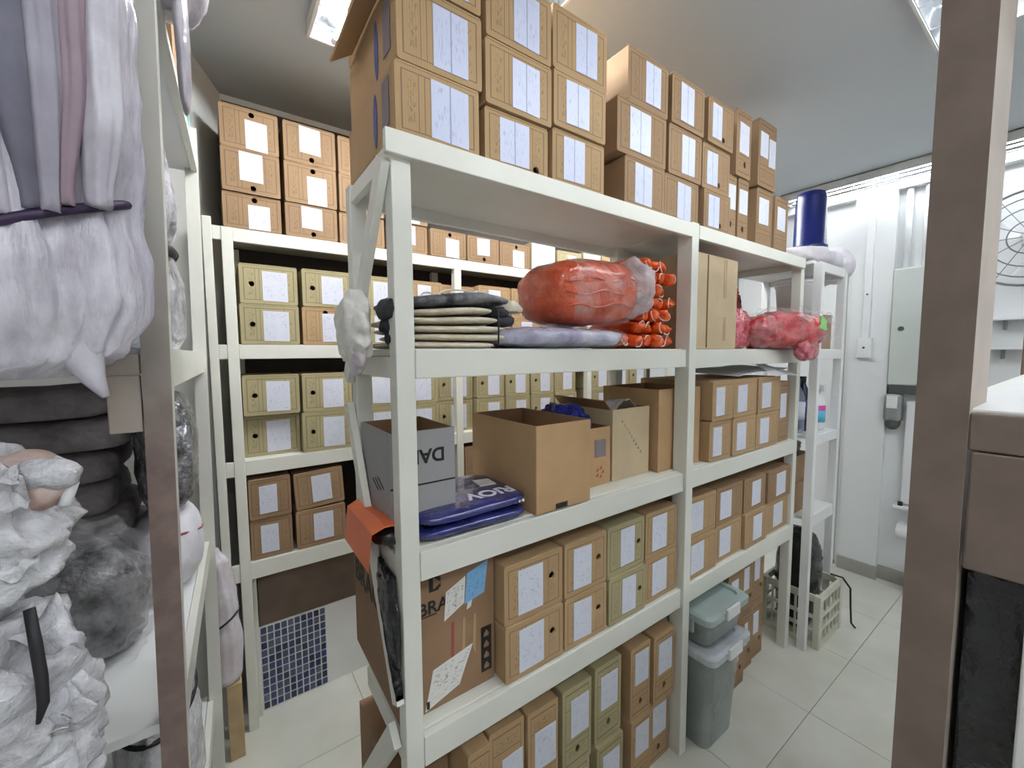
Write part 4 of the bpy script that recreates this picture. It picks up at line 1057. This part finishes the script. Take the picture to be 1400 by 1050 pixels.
# black bag in the right rack
bm = bmesh.new(); blob(bm, (.735, -.11, .85), (.112, .24, .50), (.3, .3), .07, 12, 98, 90, 80, True, .451)
for v in bm.verts: v.co.z = min(v.co.z, 1.238); v.co.x = max(v.co.x, .621); v.co.y = max(min(v.co.y, .062), -.315)
tag(obj('black_bag', bm, 'blackbag', None, True), 'shiny black plastic bag filling the right rack below its taupe panel', 'plastic bag')

# ------------------------------------------------------------------ left rack: bundles and bags
t = thing('garment_bundle', 'white plastic-wrapped bundle of hanging garments tied with a purple band at left', 'garment bundle', (-.215, .755, 1.43))
o = t.location
K = [(1.435, -.215, .755, .055, .035, .3), (1.465, -.213, .755, .105, .055, .7), (1.52, -.210, .755, .125, .068, .8), (1.585, -.212, .755, .124, .07, 1.2), (1.632, -.214, .755, .113, .062, 1.6), (1.70, -.212, .755, .126, .07, .9), (1.90, -.210, .755, .132, .074, 1.0), (2.32, -.205, .755, .125, .07, 1.0)]
K = [(k[0]-o.z, k[1]-o.x, k[2]-o.y)+k[3:] for k in K]
bm = bmesh.new(); loft(bm, K, 150, 110, ((11, .05, .25), (23, .035, .5), (5, .05, .2), (37, .018, .9)), 3, .05, 10); obj('plastic_sleeve', bm, 'sheer_v', t, True)
def hang(name, mat, keys, seed):
    bm = bmesh.new(); loft(bm, [(k[0]-o.z, k[1]-o.x, k[2]-o.y)+k[3:] for k in keys], 60, 60, ((5, .10, .3), (9, .05, .8)), seed, .05, 10); obj(name, bm, mat, t, True)
hang('garment', 'darkgarment', [(1.625, -.162, 0.694, .010, .008, .6), (1.78, -.165, 0.677, .020, .016, .8), (2.3, -.166, 0.675, .023, .02, .8)], 4)
hang('garment', 'greygarment', [(1.625, -.146, 0.692, .008, .008, .6), (1.8, -.139, 0.677, .013, .016, .8), (2.3, -.134, 0.673, .017, .02, .8)], 5)
hang('garment', 'mauvegarment', [(1.635, -.133, 0.694, .006, .007, .5), (1.8, -.118, 0.689, .011, .013, .8), (2.3, -.090, 0.692, .018, .014, .8)], 6)
hang('garment', 'sheer', [(1.615, -.186, 0.691, .012, .01, .6), (1.85, -.194, 0.675, .018, .02, .8), (2.3, -.198, 0.673, .018, .02, .8)], 7)
hang('garment', 'sheer', [(1.64, -.108, 0.703, .012, .010, .6), (1.76, -.098, 0.699, .018, .016, .8), (2.3, -.068, 0.722, .014, .016, .8)], 9)
bm = bmesh.new(); pts = []
for i in range(61):
    a = 2*pi*i/60; pts.append(Vector((-.214+.127*cos(a), .755+.072*sin(a), 1.588+.075*cos(a)+.004*sin(3*a)))-o)
tube(bm, pts, .0058, 8); obj('purple_band', bm, 'purple', t, True)
bm = bmesh.new(); tube(bm, [Vector(p)-o for p in ((-.150, .742, 1.50), (-.140, .735, 1.465), (-.130, .73, 1.435), (-.119, .725, 1.412))], [.030, .022, .012, .004], 10); obj('sleeve_tail', bm, 'sheer', t, True)
bm = bmesh.new(); blob(bm, Vector((-.178, .704, 1.474))-o, (.008, .004, .010), (1, 1), .2, 30, 2, 16, 10); obj('red_print', bm, 'red_ink', t, True)

t = thing('plastic_bag', 'white plastic bag bulging into the aisle high on the left rack post', 'plastic bag', (-.035, 1.0, 2.062))
bm = bmesh.new(); blob(bm, (-.002, -.01, .145), (.050, .085, .112), (.85, .85), .28, 12, 21, 56, 40, True); obj('bag', bm, 'sheer', t, True)
bm = bmesh.new(); blob(bm, (.010, -.050, -.030), (.009, .045, .125), (.9, .9), .3, 12, 22, 40, 34, True); obj('hanging_tail', bm, 'sheer', t, True)
open_box('brown cardboard box on top of the left rack behind the white plastic bag', -.42, -.050, 1.22, 1.46, 2.06, 2.33, 'box_brown', closed=True)
tag(bx('teal_panel', (-.34, 1.49, 2.0605), (-.034, 1.50, 2.42), 'teal', None, .001), 'pale teal sheet standing on top of the left rack next to the brown box', 'sheet')

t = thing('wrapped_bundle', 'grey bundle in shiny clear plastic with black tie on left rack upper shelf', 'bundle', (-.17, 1.33, 1.4755))
bm = bmesh.new(); loft(bm, [(0, 0, 0, .085, .20, .2), (.03, 0, 0, .100, .225, .6), (.14, 0, 0, .102, .22, .6), (.235, 0, 0, .084, .18, .9), (.30, 0, 0, .098, .20, .6), (.46, 0, 0, .09, .18, .6), (.52, 0, 0, .05, .1, .3)], 110, 70, ((9, .04, .4), (17, .03, .9)), 8, .06, 12); obj('contents', bm, 'greyplastic', t, True)
bm = bmesh.new(); tube(bm, [(.090*cos(a), .19*sin(a), .238+.004*sin(2*a)) for a in [2*pi*i/40 for i in range(41)]], .012, 8); obj('black_tie', bm, 'strap', t, True)
bm = bmesh.new(); blob(bm, (-.30, 1.0, 1.62), (.175, .095, .145), (.6, .6), .15, 9, 23, 44, 28, True, 1.4755)
tag(obj('dark_bundle', bm, 'darkcloth', None, True), 'charcoal cloth bundle on the upper shelf of left rack behind the hanging garments', 'bundle')

RW = random.Random(3)
z = .8505
for k in range(7):
    hgt = (.095, .085, .07, .075, .08, .075, .07)[k]
    bm = bmesh.new(); blob(bm, (0, 0, hgt/2), (.190+.008*(k*5 % 3), .150+.006*(k*7 % 3), hgt/2+.004), (.3, .42), .05, 13, 30+k, 70, 22, True)
    for v in bm.verts: v.co.z += .010*sin(v.co.x*9+k*.8)*(k/6); v.co.z = max(v.co.z, .0005)
    b = obj('folded_blanket', bm, 'darkcloth', None, True, (-.405+.012*(k*3 % 4-1.5), 1.455+.008*(k*5 % 3-1), z))
    tag(b, 'folded charcoal blanket, %s from the bottom of the pile on the left rack' % ORD[k], 'blanket', 'folded charcoal blankets on the left rack')
    z += hgt-.001
t = thing('wrapped_bundle', 'dark clothes in crinkled clear plastic in front of the charcoal blankets', 'bundle', (-.275, 1.195, .8505))
bm = bmesh.new(); blob(bm, (0, 0, .10), (.115, .115, .11), (.7, .7), .16, 12, 41, 60, 40, True, 0.0); obj('clothes', bm, 'darkplastic', t, True)
bm = bmesh.new(); blob(bm, (.0, -.01, .11), (.130, .125, .125), (.75, .75), .3, 12, 42, 64, 44, True, 0.0); obj('film', bm, 'film', t, True)
t = thing('white_sack', 'white sack with a red stripe on the middle shelf behind the left post', 'sack', (-.135, 1.425, .8505))
bm = bmesh.new(); blob(bm, (0, 0, .105), (.072, .125, .105), (.8, .85), .10, 9, 43, 50, 34, True, 0.0); obj('sack', bm, 'whitecloth', t, True)
bm = bmesh.new(); tube(bm, [(.0745*cos(a)**1 if cos(a) > 0 else .0745*cos(a), .128*sin(a), .135-.03*sin(a)) for a in [-1.5+3.0*i/20 for i in range(21)]], .0035, 6); obj('red_stripe', bm, 'red_ink', t, True)
bm = bmesh.new(); blob(bm, (-.122, 1.43, 1.212), (.058, .14, .145), (.75, .8), .16, 12, 44, 56, 40, True, 1.045)
tag(obj('dark_bundle', bm, 'darkplastic', None, True), 'dark bundle in glossy film lying on the white sack behind the left post', 'bundle')
t = thing('grey_sack', 'grey-white sack tied with black strap on the lowest left rack shelf', 'sack', (-.175, 1.38, .3005))
bm = bmesh.new(); loft(bm, [(0, 0, 0, .075, .15, .2), (.04, 0, 0, .088, .17, .5), (.20, 0, 0, .086, .165, .5), (.27, 0, 0, .074, .14, .8), (.34, 0, 0, .084, .155, .5), (.46, 0, 0, .05, .1, .4)], 90, 60, ((9, .04, .4), (17, .03, .9)), 9, .05, 10); obj('sack', bm, 'dusty', t, True)
bm = bmesh.new(); tube(bm, [(.080*cos(a), .150*sin(a), .27+.02*sin(a)) for a in [2*pi*i/40 for i in range(41)]], .006, 6); obj('black_strap', bm, 'strap', t, True)
tag(bx('wood_block', (-.034, 1.715, .0005), (.012, 1.775, .285), 'pine', None, .002), 'bare wooden block on the floor under the white sack between two racks', 'wood block')
t = thing('white_sack', 'white sack with pinkish folds and black strap beside the far left post', 'sack', (-.030, 1.747, .286))
bm = bmesh.new(); loft(bm, [(0, 0, 0, .035, .03, .3), (.03, 0, 0, .046, .040, .6), (.16, .004, 0, .050, .042, .6), (.235, .0, 0, .044, .036, .8), (.32, -.004, 0, .048, .040, .6), (.45, -.012, 0, .040, .036, .5), (.50, -.018, 0, .016, .016, .3)], 80, 60, ((7, .05, .4), (13, .03, .9)), 10, .05, 14); obj('sack', bm, 'pinkwhite', t, True)
bm = bmesh.new(); tube(bm, [(.047*cos(a), .040*sin(a), .235+.028*cos(a)) for a in [2*pi*i/40 for i in range(41)]], .004, 6); obj('black_strap', bm, 'strap', t, True)

# heap of plastic bags at the near end, standing on the floor
bm = bmesh.new(); blob(bm, (-.350, .725, .42), (.160, .105, .42), (.75, .6), .16, 8, 51, 90, 70, True, 0.0)
for v in bm.verts: v.co.z = min(v.co.z, .838)
tag(obj('plastic_bag', bm, 'dusty', None, True), 'large whitish plastic bag standing on the floor at the near end of left rack', 'plastic bag')
t = thing('plastic_bag', 'crumpled whitish plastic bag with a black strap on the large bag, lower left', 'plastic bag', (-.322, .72, .842))
bm = bmesh.new(); blob(bm, (0, 0, .17), (.145, .10, .172), (.9, .85), .30, 13, 52, 100, 70, True, .0); obj('bag', bm, 'dusty', t, True)
for k, (x, y, zz, r) in enumerate(((.128, -.02, .20, .036), (.105, -.05, .10, .045), (.135, -.0, .11, .034), (.06, -.07, .26, .05), (.13, -.02, .03, .036), (.09, -.05, .17, .04))):
    bm = bmesh.new(); blob(bm, (x, y, zz), (r*1.2, r*.5, r), (1.2, 1.2), .55, 14, 60+k, 44, 30, True); obj('loose_fold', bm, 'dusty', t, True)
RK = random.Random(12)
for k in range(16):
    ax, az = RK.uniform(.02, .135), RK.uniform(-.02, .34); c0 = Vector((ax, -.085+.05*(ax/.135), az)); a1 = RK.uniform(-.9, .9); L = RK.uniform(.04, .085)
    d1 = Vector((cos(a1), -.35, sin(a1))).normalized(); d2 = d1.orthogonal().normalized()
    bm = bmesh.new(); sheet(bm, 0, 1, 0, 1, lambda u, v: c0+d1*(u*L)+d2*((v-.5)*.055*(1-.85*u))+Vector((0, -.3, .9))*(.012*sin(7*u+k)*cos(6*v)), 10, 8, .0012)
    obj('loose_fold', bm, 'dusty', t, True)
bm = bmesh.new(); tube(bm, [(.139, -.058, .345), (.144, -.068, .308), (.148, -.076, .273), (.150, -.085, .248), (.146, -.089, .230)], [.005, .0055, .0055, .005, .002], 8); obj('black_strap', bm, 'strap', t, True)
t = thing('plastic_bag', 'open white plastic bag with peach contents atop the crumpled bag, far left', 'plastic bag', (-.278, .725, 1.19))
bm = bmesh.new(); blob(bm, (0, 0, .075), (.100, .080, .082), (.9, .9), .36, 17, 57, 90, 60, True, .0); obj('bag', bm, 'dusty', t, True)
for k in range(9):
    ax, az = RK.uniform(.0, .10), RK.uniform(.0, .15); c0 = Vector((ax, -.075+.03*(ax/.1), az)); a1 = RK.uniform(-.8, 1.2); L = RK.uniform(.03, .06)
    d1 = Vector((cos(a1), -.35, sin(a1))).normalized(); d2 = d1.orthogonal().normalized()
    bm = bmesh.new(); sheet(bm, 0, 1, 0, 1, lambda u, v: c0+d1*(u*L)+d2*((v-.5)*.05*(1-.8*u))+Vector((0, -.3, .9))*(.010*sin(7*u+k)*cos(6*v)), 10, 8, .0012)
    obj('loose_fold', bm, 'dusty', t, True)
for k, (x, y, zz, m) in enumerate(((.088, .003, .142, 'peach'), (.097, -.020, .114, 'peach'), (.108, -.025, .135, 'dusty'))):
    bm = bmesh.new(); blob(bm, (x, y, zz), (.026, .020, .016), (1, 1), .4, 26, 80+k, 30, 20, True); obj('contents', bm, m, t, True)
bm = bmesh.new(); tube(bm, [(.112, -.012, .150), (.124, -.016, .143), (.128, -.024, .122), (.122, -.034, .098)], .006, 8); obj('white_tube', bm, 'white', t, True)
